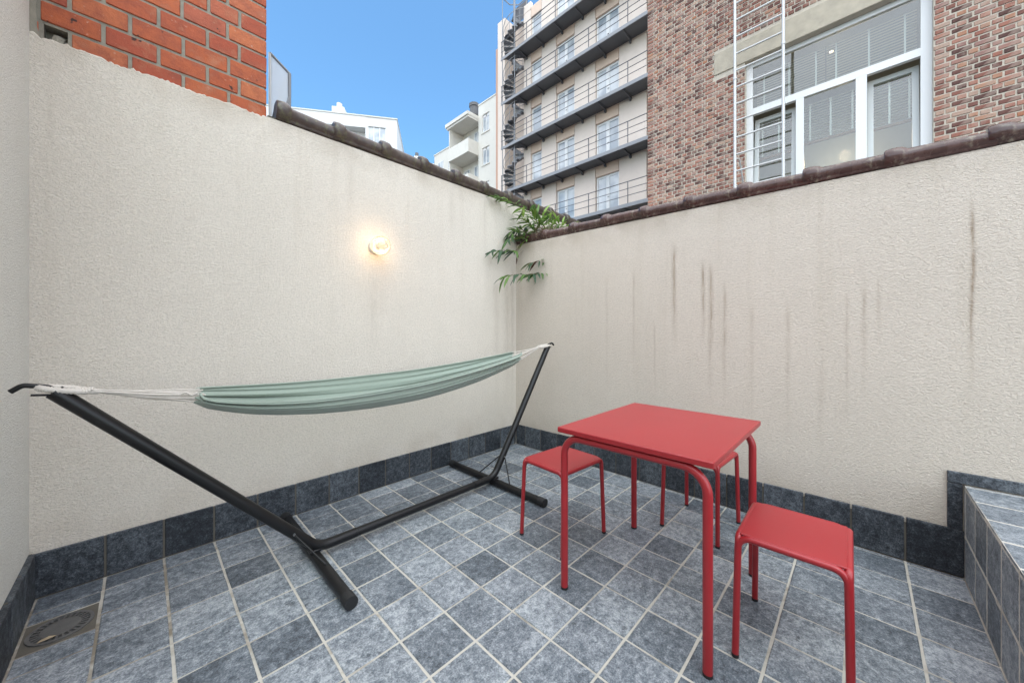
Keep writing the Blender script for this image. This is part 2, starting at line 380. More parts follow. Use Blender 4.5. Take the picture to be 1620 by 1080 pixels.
rng = random.Random(4)
_tm = {}
def tile_mesh(wx, wy, t=.012, mat='tile', b=.0035):
    full = abs(wx - wy) < .004; key = (round(wx, 3), round(wy, 3), round(t, 3), mat, rng.randrange(6) if full else 0)
    if key not in _tm:
        m = MB(); x, y = wx / 2, wy / 2; q = random.Random(str(key)); ring = []
        for (ax, ay, bx_, by_) in ((-x, -y, x, -y), (x, -y, x, y), (x, y, -x, y), (-x, y, -x, -y)):
            for k in range(3):
                f = k / 3; px, py = ax + (bx_ - ax) * f, ay + (by_ - ay) * f; j = .0012 if k else .002
                ring.append((px - math.copysign(q.uniform(0, j), px), py - math.copysign(q.uniform(0, j), py)))
        n = len(ring); inn = [(px * (1 - b / x), py * (1 - b / y)) for px, py in ring]
        vs = [(px, py, -t) for px, py in ring] + [(px, py, -b * .7) for px, py in ring] + [(px, py, q.uniform(-.0004, .0003)) for px, py in inn]
        fs = []
        for k in range(n):
            k2 = (k + 1) % n; fs += [(k, k2, n + k2, n + k), (n + k, n + k2, 2 * n + k2, 2 * n + k)]
        fs.append(tuple(range(2 * n, 3 * n)))
        _tm[key] = m.add(vs, fs).mesh('tile', M[mat])
    return _tm[key]
DR = (-.336, -.130, 2.222, 2.428)              # the drain's square in the floor
J = .0085
def lay(x0, x1, y0, y1):
    if x1 - x0 < .012 or y1 - y0 < .012: return
    o = put('tile', tile_mesh(x1 - x0 - J, y1 - y0 - J), floor, ((x0 + x1) / 2, (y0 + y1) / 2, rng.uniform(-.0012, .0008)))
    o.rotation_euler = (rng.gauss(0, .0022), rng.gauss(0, .0022), rng.gauss(0, .003))
xs = [XS + .02] + [TX0 + TP * k for k in range(-5, 11)] + [XR - .012]
ys = [YS - .004] + [TY0 - TP * k for k in range(8, -6, -1)] + [YL - .012]
for i in range(len(xs) - 1):
    for j in range(len(ys) - 1):
        a, b, c_, d_ = xs[i], xs[i + 1], ys[j], ys[j + 1]
        if b <= DR[0] or a >= DR[1] or d_ <= DR[2] or c_ >= DR[3]: lay(a, b, c_, d_); continue
        if c_ < DR[2]: lay(a, b, c_, DR[2])
        if d_ > DR[3]: lay(a, b, DR[3], d_)

# ---- left wall: tall, rough cream render, its upper left edge broken along the brickwork
lw = empty('rendered_wall', (0, YL, 0)); tag(lw, 'tall cream rendered wall on the left with the lit lamp and mossy coping', 'wall')
rw = random.Random(11)
m = MB()
N = 90; top = []
for i in range(N + 1):
    x = -.42 + (.54 + .42) * i / N; top.append((x, 2.531 + rw.gauss(0, .0035) + .004 * math.sin(x * 23) + (.012 if x < -.33 else 0)))
vs = []; fs = []
for (x, z) in top: vs += [(x, 0, -.2), (x, 0, z - .006), (x, .004, z), (x, .022, z + .001)]
for i in range(N):
    for k in range(3): fs.append((4 * i + k, 4 * i + k + 4, 4 * i + k + 5, 4 * i + k + 1))
m.add(vs, fs)
m.box(-.42, .54, .020, .20, -.2, 2.42)
m.box(.54, 4.15, 0, .22, -.2, 2.535)
m.build('render', M['wall_l'], lw)
# ---- right wall, lower
rwall = empty('rendered_wall', (XR, 0, 0)); tag(rwall, 'lower cream rendered wall with brown rain streaks behind the red table', 'wall')
def rtop(y): return 2.063 + (y + .53) * .0163
m = MB(); y0, y1 = -3.2, YL
vs = [(0, y0, -.2), (.22, y0, -.2), (.22, y1, -.2), (0, y1, -.2), (0, y0, rtop(y0)), (.22, y0, rtop(y0)), (.22, y1, rtop(y1)), (0, y1, rtop(y1))]
m.add(vs, [(0, 3, 2, 1), (4, 5, 6, 7), (0, 1, 5, 4), (1, 2, 6, 5), (2, 3, 7, 6), (3, 0, 4, 7)]); m.build('render', M['wall_r'], rwall)
# ---- side wall at the far left, with an added unseen run behind the camera
sw = empty('rendered_wall', (XS, 2.66, 0)); tag(sw, 'pale grey rendered house wall cut off by the left edge of the photo', 'wall')
m = MB(); m.box(-.30, 0, -1.3, .0, -.2, 3.05); m.box(-1.35, -.30, -1.3, -1.1, -.2, 3.05); m.box(-1.55, -1.35, -6.2, -1.1, -.2, 3.05)  # last two boxes: unseen house wall, added to block low light from behind
m.build('render', M['wall_s'], sw)
mj = MB(); pv = [(0, 2.535)]
zz = 2.535
left = []; right = []
while zz < 3.05:
    left.append((-.01, zz)); right.append((.016 + rw.uniform(0, .014), zz)); zz += .035
poly = left + right[::-1]
n = len(left)
vs = [(x, -.004, z) for x, z in left] + [(x, -.004 + .012, z) for x, z in right]
mj.add(vs, [(i, n + i, n + i + 1, i + 1) for i in range(n - 1)]); mj.build('mortar_edge', M['mortar_grey'], sw)

# ---- skirting tiles on the walls
def skirt_left(x0, x1):
    h = .2 - .003; mt = MB().bbox(-(x1 - x0 - J) / 2, (x1 - x0 - J) / 2, -.013, .004, 0, h, .0025).mesh('skirting_tile', M['tile_skirt'])
    put('skirting_tile', mt, lw, ((x0 + x1) / 2, rng.uniform(-.001, .001), .002))
for i in range(len(xs) - 1): skirt_left(max(xs[i], XS + .02), xs[i + 1])
def skirt_right(ya, yb, z0=None, z1=None, z00=.002):
    ym = (ya + yb) / 2; h = (.2 + (2.66 - ym) * .0085) if z1 is None else z1 - z00
    mt = MB().bbox(-.013, .004, -(yb - ya - J) / 2, (yb - ya - J) / 2, 0, h, .0025).mesh('skirting_tile', M['tile_skirt'])
    put('skirting_tile', mt, rwall, (rng.uniform(-.001, .001), ym, z00))
for j in range(len(ys) - 1): skirt_right(ys[j], ys[j + 1])
skirt_right(YS, -.298, z1=.452, z00=.229)
skirt_right(-.56, -.298, z1=.509, z00=.455)
for k in range(6): skirt_right(-.56 - .2061 * (k + 1), -.56 - .2061 * k, z1=.509, z00=.455)
for k in range(7):                                                     # along the side wall
    ya = 2.645 - .2061 * k; yb = 2.645 - .2061 * (k + 1)
    mt = MB().bbox(-.004, .019, -(.2061 - J) / 2, (.2061 - J) / 2, 0, .206, .0025).mesh('skirting_tile', M['tile_skirt'])
    put('skirting_tile', mt, sw, (0, (ya + yb) / 2 - 2.66, .002))
MB().box(-.003, .010, -1.29, -.014, -.004, .2075).build('skirting_joint', M['grout_dark'], sw)
MB().box(-.42 + .08, 2.775, -.0075, .003, -.003, .1975).build('skirting_joint', M['grout_dark'], lw)
MB().box(-.0075, .003, -.35, YL - .014, -.003, .1975).build('skirting_joint', M['grout_dark'], rwall)

# ---- clay coping tiles: a roll with a collar over the end of the tile before it, and a pan sloping away behind
def coping_mesh(L, seed, mat, R0):
    r = random.Random(seed); m = MB(); n = 12; P = []
    def section(x, k, dz=0):
        k = 1 + (k - 1) * (1.45 if mat == 'cop_l' else 1.15); rr = R0 * k; cz = R0 * 1.32 + dz; out = [(x, -.006, .0), (x, -.004, .012)]
        for i in range(n + 1):
            th = math.pi * (1.28 - 1.2 * i / n); out.append((x, .016 + rr * math.cos(th) * 1.02, cz + rr * math.sin(th) + r.gauss(0, .0007)))
        out += [(x, .10, .052 + dz), (x, .19, .036 + dz), (x, .255, .026 + dz), (x, .255, .002), (x, .06, .0)]
        return out
    st = [(-.014, 1.12, .002), (-.010, 1.24, .005), (.02, 1.29, .006), (.05, 1.25, .005), (.064, 1.14, .002), (.074, 1.0, 0), (L * .4, 1.0, -.001), (L * .7, .98, -.003), (L + .01, .96, -.006)]
    secs = [section(*s_) for s_ in st]; k = len(secs[0]); vs = [p for s_ in secs for p in s_]; fs = []
    for i in range(len(secs) - 1):
        for j in range(k): fs.append((i * k + j, i * k + (j + 1) % k, (i + 1) * k + (j + 1) % k, (i + 1) * k + j))
    m.add(vs, fs, True); m.add(secs[0], [tuple(range(k))]); m.add(secs[-1], [tuple(range(k))[::-1]])
    # raised side rib running back from the collar
    rib = []
    for (y, z) in [(.07, .080), (.13, .090), (.20, .074), (.25, .050)]:
        rib.append((y, z))
    for i in range(3):
        (ya, za), (yb, zb) = rib[i], rib[i + 1]
        v8 = [(.0, ya, .02), (.075, ya, .02), (.075, yb, .02), (.0, yb, .02), (.012, ya, za), (.062, ya, za), (.062, yb, zb), (.012, yb, zb)]
        m.add(v8, [(0, 4, 5, 1), (1, 5, 6, 2), (2, 6, 7, 3), (3, 7, 4, 0), (4, 7, 6, 5)], False)
    return m.mesh('coping_tile', M[mat])
cl = [coping_mesh(.345, s_, 'cop_l', .044) for s_ in range(4)]; cr_ = [coping_mesh(.345, 20 + s_, 'cop_r', .036) for s_ in range(4)]
MB().box(.545, 4.14, .012, .2, 2.5355, 2.552).build('shaded_mortar_bed', M['grout_dark'], lw)  # bed coloured dark to imitate the shadow under the coping
x = .60; k = 0
while x < 4.0:
    put('coping_tile', cl[k % 4], lw, (x, .0 + rng.uniform(-.005, .005), 2.545 + rng.uniform(-.004, .004)), (rng.gauss(0, .02), rng.gauss(.004, .006), rng.gauss(0, .012))); x += .343; k += 1
mb = MB(); mb.add([(.010, y0, rtop(y0)), (.2, y0, rtop(y0)), (.2, YL - .004, rtop(YL)), (.010, YL - .004, rtop(YL)), (.010, y0, rtop(y0) + .014), (.2, y0, rtop(y0) + .014), (.2, YL - .004, rtop(YL) + .014), (.010, YL - .004, rtop(YL) + .014)],
       [(0, 3, 2, 1), (4, 5, 6, 7), (0, 1, 5, 4), (1, 2, 6, 5), (2, 3, 7, 6), (3, 0, 4, 7)]).build('shaded_mortar_bed', M['grout_dark'], rwall)  # dark colour again stands for shadow below the tiles
y = 2.635; k = 0
while y > -1.9:
    put('coping_tile', cr_[k % 4], rwall, (rng.uniform(-.004, .004), y, rtop(y) + .006 + rng.uniform(-.003, .003)), (rng.gauss(0, .02), rng.gauss(.012, .005), R(-90) + rng.gauss(0, .012))); y -= .3415; k += 1

# ---- tiled step at the lower right
stp = empty('tiled_step', (1.2, YS, 0)); tag(stp, 'raised bluestone tiled step at the lower right beside the streaked wall', 'step')
def st_rel(o): o.location = Vector(o.location) - Vector((1.2, YS, 0)); return o
st_rel(MB().box(-.34, XR - .001, -1.8, YS - .001, -.05, .4492).build('core', M['grout'], stp))
gx = [XR - .012] + [TX0 + TP * k for k in range(10, -6, -1)]
for i in range(len(gx) - 1):
    a, b = gx[i + 1], gx[i]
    if b - a < .01: continue
    for (z0, z1) in ((.002, .206), (.2075, .436)):
        o = put('riser_tile', tile_mesh(b - a - J, z1 - z0 - .007, .012, 'tile_step'), stp, ((a + b) / 2, YS + rng.uniform(-.0008, .0008), (z0 + z1) / 2), (R(-90), 0, 0)); o.rotation_euler = (R(90), 0, R(180)); st_rel(o)
    for k in range(6):
        d0 = -.206 * k; d1 = d0 - .206
        o = put('tread_tile', tile_mesh(b - a - J, .2, .012, 'tile_step'), stp, ((a + b) / 2, YS + .003 + (d0 + d1) / 2, .4505 + rng.uniform(-.0006, .0006))); st_rel(o)

# ---- drain
dr = empty('floor_drain', ((DR[0] + DR[1]) / 2, (DR[2] + DR[3]) / 2, -.004)); tag(dr, 'square floor drain with a round slotted grate in the left corner', 'drain')
hw = .097
MB().box(-hw, hw, -hw, hw, -.02, .0012).build('frame', M['grout_dark'], dr)
m = MB()
m.lathe([(.0005, .0035), (.056, .0035), (.056, .006), (.0005, .006)], Matrix.Identity(4), 32, 0, False)
for k in range(26):
    a0 = 2 * math.pi * k / 26; a1 = a0 + .12
    v = [(.054 * math.cos(a0), .054 * math.sin(a0)), (.054 * math.cos(a1), .054 * math.sin(a1)), (.079 * math.cos(a1 - .02), .079 * math.sin(a1 - .02)), (.079 * math.cos(a0 + .02), .079 * math.sin(a0 + .02))]
    m.prism(v, .0035, .006)
m.lathe([(.078, .0015), (.089, .0015), (.089, .0065), (.078, .0065), (.078, .0015)], Matrix.Identity(4), 40, 0, False)
m.build('grate', M['iron'], dr)
m = MB(); m.lathe([(.0005, .0017), (.08, .0017)], Matrix.Identity(4), 32); m.build('sump', M['gasket'], dr)
lf = MB(); lf.add([(-.024, -.007, .001), (0, -.011, .004), (.026, -.003, .002), (.005, .009, .005), (-.018, .006, .001)], [(0, 1, 2, 3, 4)])
dl = lf.build('fallen_leaf', plain('dry_leaf', (.42, .33, .22), .8)); dl.location = (-.262, 2.268, .0035); tag(dl, 'dry beige fallen leaf lying on the drain grate', 'leaf')

# ================================================================== red brickwork over the left wall
bw = empty('brick_wall', (0, YL, 2.42)); tag(bw, 'orange red brick wall with grey mortar rising above the left rendered wall', 'brick wall')
MB().box(-.36, .531, .08, .30, 0, 2.3).box(-.36, -.318, .0205, .08, 0, 2.3).box(-.248, .531, .0205, .08, 0, 2.3).box(-.318, -.248, .0205, .08, .182, 2.3).build('mortar', M['mortar_grey'], bw)
rowA = [-.36, -.325, -.243, -.047, .154, .352, .541]; rowB = [-.36, -.333, -.137, .057, .256, .402, .541]
zj = 2.6085; nrow = 20
for k in range(-1, nrow):
    z0 = zj + .1018 * (k - 0) ; z1 = z0 + .1018
    row = rowA if k % 2 else rowB
    if k > 2: row = [v + (0 if v > .53 else rng.uniform(-.006, .006)) for v in row]
    for a, b in zip(row, row[1:]):
        if b - a < .03: continue
        if k == -1 and abs(a + .325) < .01:                               # the broken brick: rough lump of mortar in the hole
            mm = MB(); r5 = random.Random(5); vs = []; fs = []
            for i in range(7):
                for j in range(5): vs.append((a + .018 + (b - a - .028) * i / 6 + r5.uniform(-.003, .003), .060 - .038 * (math.sin(math.pi * (i + .4) / 6.8) * math.sin(math.pi * (j + .4) / 4.8)) ** .5 - r5.random() * .006, z0 - 2.42 + .002 + (.07 - .02 * (i < 2)) * j / 4))
            for i in range(6):
                for j in range(4): fs.append((i * 5 + j, i * 5 + j + 5, i * 5 + j + 6, i * 5 + j + 1))
            mm.add(vs, fs); mm.build('mortar_lump', M['mortar_grey'], bw); continue
        g = .0075
        x0, x1 = a + g, b - g if b < .53 else b - .002
        m = MB().bbox(-(x1 - x0) / 2, (x1 - x0) / 2, 0, .1, 0, .1018 - .013, .0035)
        put('brick', m.mesh('brick', M['brick_red']), bw, ((x0 + x1) / 2, .0145 + rng.uniform(-.0012, .0012), z0 + .0065 - 2.42), (rng.gauss(0, .006), rng.gauss(0, .004), rng.gauss(0, .004)))
MB().box(-.36, .545, .012, .28, 2.3, 2.36).build('cap', M['concrete'], bw)

# ---- wired screen panel behind the brickwork
scr = empty('wire_screen', (.62, 2.95, 2.53)); tag(scr, 'small grey framed screen panel on top of the wall beside the red bricks', 'screen')
YP = 3.02
A = onY(427, 84, YP); B = onY(458, 117, YP); C = onY(458, 182, YP); D = onY(427, 185, YP)
def sp(p): return Vector(p) - Vector((.62, 2.95, 2.53))
A, B, C, D = map(sp, (A, B, C, D))
C.z = min(C.z, -.02); D.z = -.02; C.x = B.x; D.x = A.x
MB().tube([D, A], .009).build('post', M['galv'], scr); MB().tube([C, B], .011).build('post', M['steel_l'], scr)
MB().tube([A, B], .009).build('top_rail', M['steel_l'], scr)
g1 = A.lerp(D, .8); MB().tube(fillet([g1, g1.lerp(C, .35) + Vector((0, 0, .02)), C.lerp(B, .08)], .05), .006).build('cable', M['black'], scr)
MB().tube([D.lerp(C, .45) + Vector((0, -.03, .08)), B.lerp(C, .25)], .006).build('brace', M['steel_l'], scr)
MB().tube([D.lerp(C, .45) + Vector((0, -.03, 0)), D.lerp(C, .45) + Vector((0, -.03, .2))], .008).build('brace', M['steel_l'], scr)
pm = MB(); t_ = Vector((0, .003, 0)); pm.add([A, B, C, D, A + t_, B + t_, C + t_, D + t_], [(0, 1, 2, 3), (4, 7, 6, 5), (0, 4, 5, 1), (1, 5, 6, 2), (2, 6, 7, 3), (3, 7, 4, 0)]); pm.build('panel', M['mesh_panel'], scr)
m = MB()
E1 = B + Vector((.0, .28, 0)); E2 = C + Vector((0, .28, 0))
for k in range(16):
    f0, f1 = k / 16, (k + 1.6) / 16
    m.tube([C.lerp(B, f0), E2.lerp(E1, min(1, f1))], .0022, 4, False); m.tube([E2.lerp(E1, f0), C.lerp(B, min(1, f1))], .0022, 4, False)
m.tube([E2, E1], .008, 6); m.tube([E1, B], .007, 6); m.build('wire_mesh', M['steel_l'], scr)

# ================================================================== wall lamp
lp = onY(593, 392, YL); lamp = empty('wall_lamp', lp); tag(lamp, 'lit round glass wall lamp on the left cream wall', 'lamp')
Mx = Matrix.Rotation(R(90), 4, 'X')            # lathe axis z -> -y, out of the wall
MB().lathe([(0, 0), (.052, 0), (.052, .012), (.047, .024), (.040, .030), (.040, .045), (.030, .048), (0, .048)], Mx).build('base', M['ceramic'], lamp)
prof = [(.040, .040)] + [(.070 * math.sin(t_), .098 - .070 * math.cos(t_)) for t_ in [R(36 + i * 12) for i in range(13)]]
prof[-1] = (0.0005, .168)
prof = [(.041, .040)] + prof[1:]
g = MB().lathe(prof, Mx, 32).build('globe', M['globe'], lamp)
MB().lathe([(0, .048), (.017, .048), (.017, .07), (.012, .072), (0, .072)], Mx, 16).build('socket', M['ceramic'], lamp)
MB().lathe([(.0, .072), (.013, .074), (.024, .092), (.027, .106), (.022, .122), (.010, .130), (0, .131)], Mx, 20).build('bulb', M['bulb'], lamp)
pl = bpy.data.lights.new('lamp_light', 'POINT'); pl.energy = .33; pl.color = (1, .66, .35); pl.shadow_soft_size = .03
po = bpy.data.objects.new('lamp_light', pl); col.objects.link(po); po.parent = lamp; po.location = (0, -.15, .0)

# ================================================================== hammock stand and hammock
YH = 2.05
hs = empty('hammock_stand', (1.25, YH, 0)); tag(hs, 'black steel hammock stand on the tiles along the left wall', 'hammock stand')
def H3(p): return Vector(p) - Vector((1.25, YH, 0))
rp = .0255
zsp = .062
lt = onY(88, 621, YH); rt = onY(866, 549, YH)
bl = Vector((.64, YH, zsp)); br = Vector((1.90, YH, zsp))
path = fillet([lt, bl, br, rt], .13, 8)
iL = [i for i, p in enumerate(path)]
# one continuous tube is three pieces joined by sleeves: left pole, spine, right pole
def seg_pts(p0, corner, p1, cut): return fillet([p0, corner, p1], .13, 8)
cL = bl + (br - bl).normalized() * .20; cR = br + (bl - br).normalized() * .20
MB().tube([H3(p) for p in seg_pts(lt, bl, cL, 0)], rp, 16).build('pole', M['black'], hs)
MB().tube([H3(p) for p in seg_pts(rt, br, cR, 0)], rp, 16).build('pole', M['black'], hs)
MB().tube([H3(cL + Vector((.002, 0, 0))), H3(cR - Vector((.002, 0, 0)))], rp * .93, 16).build('spine', M['black'], hs)
def uparm(a, b, t): return a.lerp(b, t)
for (px, yb0, yb1) in ((.625, 1.575, 2.60), (1.905, 1.545, 2.60)):
    b = MB().tube([H3((px, yb0, .030)), H3((px, yb1, .030))], .026, 16).build('foot_bar', M['black'], hs)
    for yy, s_ in ((yb0, -1), (yb1, 1)):
        c = MB().tube([H3((px, yy - s_ * .05, .030)), H3((px, yy + s_ * .004, .030))], .0285, 16).tube([H3((px, yy - s_ * .025, .002)), H3((px, yy - s_ * .025, .010))], .017, 10).build('end_cap', M['rubber'], hs)
    cor = bl if px < 1 else br; tp = lt if px < 1 else rt
    jp = cor + (tp - cor).normalized() * .17
    for s_ in (-1, 1):
        MB().tube([H3(jp + Vector((0, s_ * .026, 0))), H3((px, YH + s_ * .17, .056))], .0045, 8).build('brace_rod', M['black'], hs)
    MB().tube([H3(jp + Vector((0, -.032, 0))), H3(jp + Vector((0, .032, 0)))], .006, 8).build('bolt', M['zinc'], hs)
    MB().bbox(px - 1.25 - .03, px - 1.25 + .03, -.024, .024, .048, .064, .004).build('saddle', M['black'], hs)
for (tp, cor) in ((lt, bl), (rt, br)):
    d = (tp - cor).normalized(); out = Vector((d.x, 0, 0)).normalized()
    MB().tube([H3(tp), H3(tp + d * .006)], rp * 1.02, 16).build('pole_cap', M['black'], hs)
    hk = fillet([tp + d * .0, tp + d * .022 + Vector((0, 0, .006)), tp + d * .030 + out * .05 + Vector((0, 0, .012)), tp + d * .03 + out * .075 - Vector((0, 0, .008))], .02, 4)
    MB().tube([H3(p) for p in hk], .0085, 10).build('hook', M['black'], hs)
    MB().tube([H3(tp - d * .01 + out * .01), H3(tp + d * .005 + out * .05 - Vector((0, 0, .006)))], .004, 8).build('hook', M['black'], hs)

hm = empty('hammock', (1.25, YH, .80)); tag(hm, 'sage green cotton hammock with white cords strung on the black stand', 'hammock')
def K3(p): return Vector(p) - Vector((1.25, YH, .80))
tops = [(312, 617), (330, 616), (400, 613), (470, 609), (539, 603), (610, 595), (678, 586), (750, 573), (800, 562), (818, 557)]
bots = [(312, 636), (330, 643), (400, 652), (470, 654), (539, 650), (610, 641), (678, 627), (750, 604), (800, 582), (818, 573)]
T3 = [onY(*p, YH) for p in tops]; B3 = [onY(*p, YH) for p in bots]
def interp(L, t):
    f = t * (len(L) - 1); i = min(int(f), len(L) - 2); f -= i
    p0, p1, p2, p3 = L[max(i - 1, 0)], L[i], L[i + 1], L[min(i + 2, len(L) - 1)]
    return .5 * ((2 * p1) + (p2 - p0) * f + (2 * p0 - 5 * p1 + 4 * p2 - p3) * f * f + (3 * p1 - p0 - 3 * p2 + p3) * f ** 3)
NS, NTt = 120, 150
vs = []; fs = []
for i in range(NS + 1):
    s_ = i / NS; tp_, bt_ = interp(T3, s_), interp(B3, s_)
    hgt = tp_.z - bt_.z; mid = math.sin(math.pi * s_)
    wy = .045 + .075 * mid ** .8
    for j in range(NTt + 1):
        t_ = j / NTt                                  # 0 = far hem (high), 1 = near hem
        near_drop = .50 * (1 - s_) ** 1.0 * min(1, s_ * 5 + .35) + .03 + .10 * mid
        th = R(-92) + t_ * R(190)
        zc = -math.cos(th)                           # -1 .. bottom
        # height profile: far hem reaches the top, near hem stays lower
        u = abs(t_ - .5) * 2; z = (u ** 1.7) * (1 if t_ < .5 else 1 - near_drop)
        y = wy * math.sin((.5 - t_) * math.pi * .98)
        amp = (.022 + .012 * math.sin(9 * s_)) * (1 - .25 * mid) * (.35 + .65 * min(1, s_ * 9, (1 - s_) * 9))
        rip = math.sin(t_ * 34 + 1.5 * math.sin(s_ * 3.1 + t_ * 4)) + .55 * math.sin(t_ * 71 + 2 * s_ + 1.0 + .8 * math.sin(s_ * 7)) + .3 * math.sin(t_ * 120 - 3 * s_)
        edge = min(1, (1 - abs(2 * t_ - 1)) * 10)
        nx = math.sin((.5 - t_) * math.pi); nz = -math.cos((t_ - .5) * math.pi)
        rr_ = amp * rip * .5 * edge
        py = y + nx * rr_ ; pz = bt_.z + z * hgt - max(0, nz * 0) + (-nz) * rr_ * .45
        # end gathers
        ex = 0
        xx = tp_.x + (bt_.x - tp_.x) * (1 - z) + .012 * math.sin(t_ * 34) * (max(0, 1 - s_ * 14) + max(0, 1 - (1 - s_) * 14))
        vs.append(K3((xx, YH + py, pz)))
for i in range(NS):
    for j in range(NTt): a = i * (NTt + 1) + j; fs.append((a, a + 1, a + NTt + 2, a + NTt + 1))
fab = MB().add(vs, fs, True).build('fabric', M['cloth'], hm)
sol = fab.modifiers.new('thickness', 'SOLIDIFY'); sol.thickness = .0025; sol.offset = 0
# hems: a pale rolled edge on each long side
for j, nm in ((0, 'hem'), (NTt, 'hem')):
    MB().tube([vs[i * (NTt + 1) + j] for i in range(0, NS + 1, 2)], .0045, 6).build(nm, M['cloth'], fab)
hookL = lt + Vector((-.035, 0, .022)); hookR = rt + Vector((.02, 0, .018))
knL = onY(138, 618, YH); knR = onY(852, 549, YH)
rc = random.Random(8)
for (hk, kn, si) in ((hookL, knL, 0), (hookR, knR, NS)):
    left_ = si == 0
    js = [int(q * NTt) for q in (0, .04, .08, .12, .17, .25, .35, .45, .55, .65, .75, .82, .88, .93, .97, 1)]
    for j in js:
        e = vs[si * (NTt + 1) + j]; k0 = K3(kn) + Vector((rc.uniform(-.008, .008), rc.uniform(-.01, .01), rc.uniform(-.008, .008)))
        midp = (e + k0) / 2 + Vector((0, rc.uniform(-.006, .006), -rc.uniform(.0, .008)))
        q1 = e + (e - k0).normalized() * .012
        MB().tube([k0, k0.lerp(midp, .5) + Vector((0, 0, .001)), midp, midp.lerp(e, .5), q1], .0027, 5).build('cord', M['cord'], hm)
    # wrapped loop round the hook
    h0 = K3(hk); k0 = K3(kn); d = (k0 - h0)
    ctr = h0 + d * .5
    pts = []
    for q in range(37):
        a = 2 * math.pi * q / 36
        pts.append(ctr + d * .52 * math.cos(a) + Vector((0, 1, 0)) * .016 * math.sin(a) + Vector((0, 0, .004 * math.sin(a))))
    m = MB().tube(pts, .0095 if left_ else .009, 10)
    for q in range(0, 36, 1):                       # whipping turns
        p = pts[q]; tn = (pts[(q + 1) % 36] - pts[q - 1]).normalized()
        m.tube([p - tn * .0022, p + tn * .0022], .0112, 8)
    m.build('rope_loop', M['cord'], hm)
    m = MB()
    for q in range(5):
        m.tube(fillet([k0 + Vector((-.012 + .006 * q, -.014, rc.uniform(-.012, .012))), k0 + Vector((-.008 + .005 * q, .0, .016)), k0 + Vector((-.004 + .004 * q, .014, rc.uniform(-.012, .012)))], .01, 3), .004, 6)
    m.tube([k0 - d.normalized() * .03, k0 + d.normalized() * .028], [.013, .010], 8)
    m.build('knot', M['cord'], hm)
e = vs[0 * (NTt + 1) + NTt]
m = MB(); m.tube(fillet([e + Vector((-.06, -.004, .006)), e + Vector((-.045, -.01, .016)), e + Vector((-.03, -.006, -.004)), e + Vector((-.01, -.004, .006))], .01, 3), .0032, 6); m.build('tie', M['cord'], hm)

# ================================================================== red table and stools
tb = empty('dining_table', (1.74, .69, 0)); tag(tb, 'square red metal table with tube legs standing between the three stools', 'table')
tx0, tx1, ty0, ty1 = 1.347 - 1.74, 2.137 - 1.74, .360 - .69, 1.018 - .69
MB().bbox(tx0, tx1, ty0, ty1, .729, .752, .0025).build('tabletop', M['red'], tb)
lx0, lx1, ly0, ly1 = 1.372 - 1.74, 2.085 - 1.74, .385 - .69, .995 - .69
tr = .0165
for lx in (lx0, lx1):
    zt = .7105
    for (ya, yb, s_) in ((ly0, 0, 1), (ly1, 0, -1)):
        pth = fillet([(lx, ya, .010), (lx, ya, zt), (lx, (ly0 + ly1) / 2, zt)], .085, 10)
        leg = MB().tube(pth, tr, 14, False).build('leg', M['red'], tb)
        MB().tube([(lx, ya, .0005), (lx, ya, .011)], tr * 1.03, 12).build('foot_cap', M['rubber'], leg)
for ya in (ly0 + .075, ly1 - .075):
    MB().bbox(lx0 + .012, lx1 - .012, ya - .011, ya + .011, .698, .7285, .002).build('cross_rail', M['red'], tb)
for lx in (lx0, lx1):
    for ya in (ly0 + .10, ly1 - .10): MB().tube([(lx, ya, .722), (lx, ya, .7305)], .006, 8).build('spacer', M['red'], tb)

def make_stool(name='stool'):
    s0 = empty(name)
    wx, wy, zt, r = .170, .150, .438, .0118      # frame half sizes (x, y), rail centre height
    MB().bbox(-wx + .004, wx - .004, -wy + .004, wy - .004, .4415, .4495, .002).build('seat', M['red'], s0)
    MB().bbox(-wx + .02, wx - .02, -wy + .02, wy - .02, .432, .4412, .002).build('seat_pan', M['red'], s0)
    for sx in (-1, 1):
        for sy in (-1, 1):
            pth = fillet([(sx * (wx + .018), sy * (wy + .006), .008), (sx * wx, sy * wy, zt), (sx * wx, 0, zt)], .042, 8)
            leg = MB().tube(pth, r, 12, False).build('leg', M['red'], s0)
            MB().tube([(sx * (wx + .0185), sy * (wy + .006), .0005), (sx * (wx + .018), sy * (wy + .006), .012)], r * 1.05, 10).build('foot_cap', M['rubber'], leg)
    for sy in (-1, 1):
        z1 = zt - .034
        pth = fillet([(-wx - .0012, sy * wy, z1 - .01), (-wx, sy * wy, zt), (wx, sy * wy, zt), (wx + .0012, sy * wy, z1 - .01)], .040, 6)
        MB().tube(pth, r * .985, 12).build('side_rail', M['red'], s0)
    return s0
def copy_tree(o, parent=None):
    c = o.copy(); col.objects.link(c); c.parent = parent
    for ch in list(o.children): copy_tree(ch, c)
    return c
st0 = make_stool()
spots = [((1.733, 1.268), R(-4), 'small red metal stool nearest the hammock, left of the table'),
         ((1.717, .183), R(1), 'small red metal stool in front, nearest the right edge of the photo'),
         ((2.411, .718), R(-3), 'small red metal stool half hidden behind the red table')]
for i, ((x, y), a, lb) in enumerate(spots):
    o = st0 if i == 0 else copy_tree(st0)
    o.location = (x, y, 0); o.rotation_euler = (0, 0, a); tag(o, lb, 'stool', 'red stools round the table')

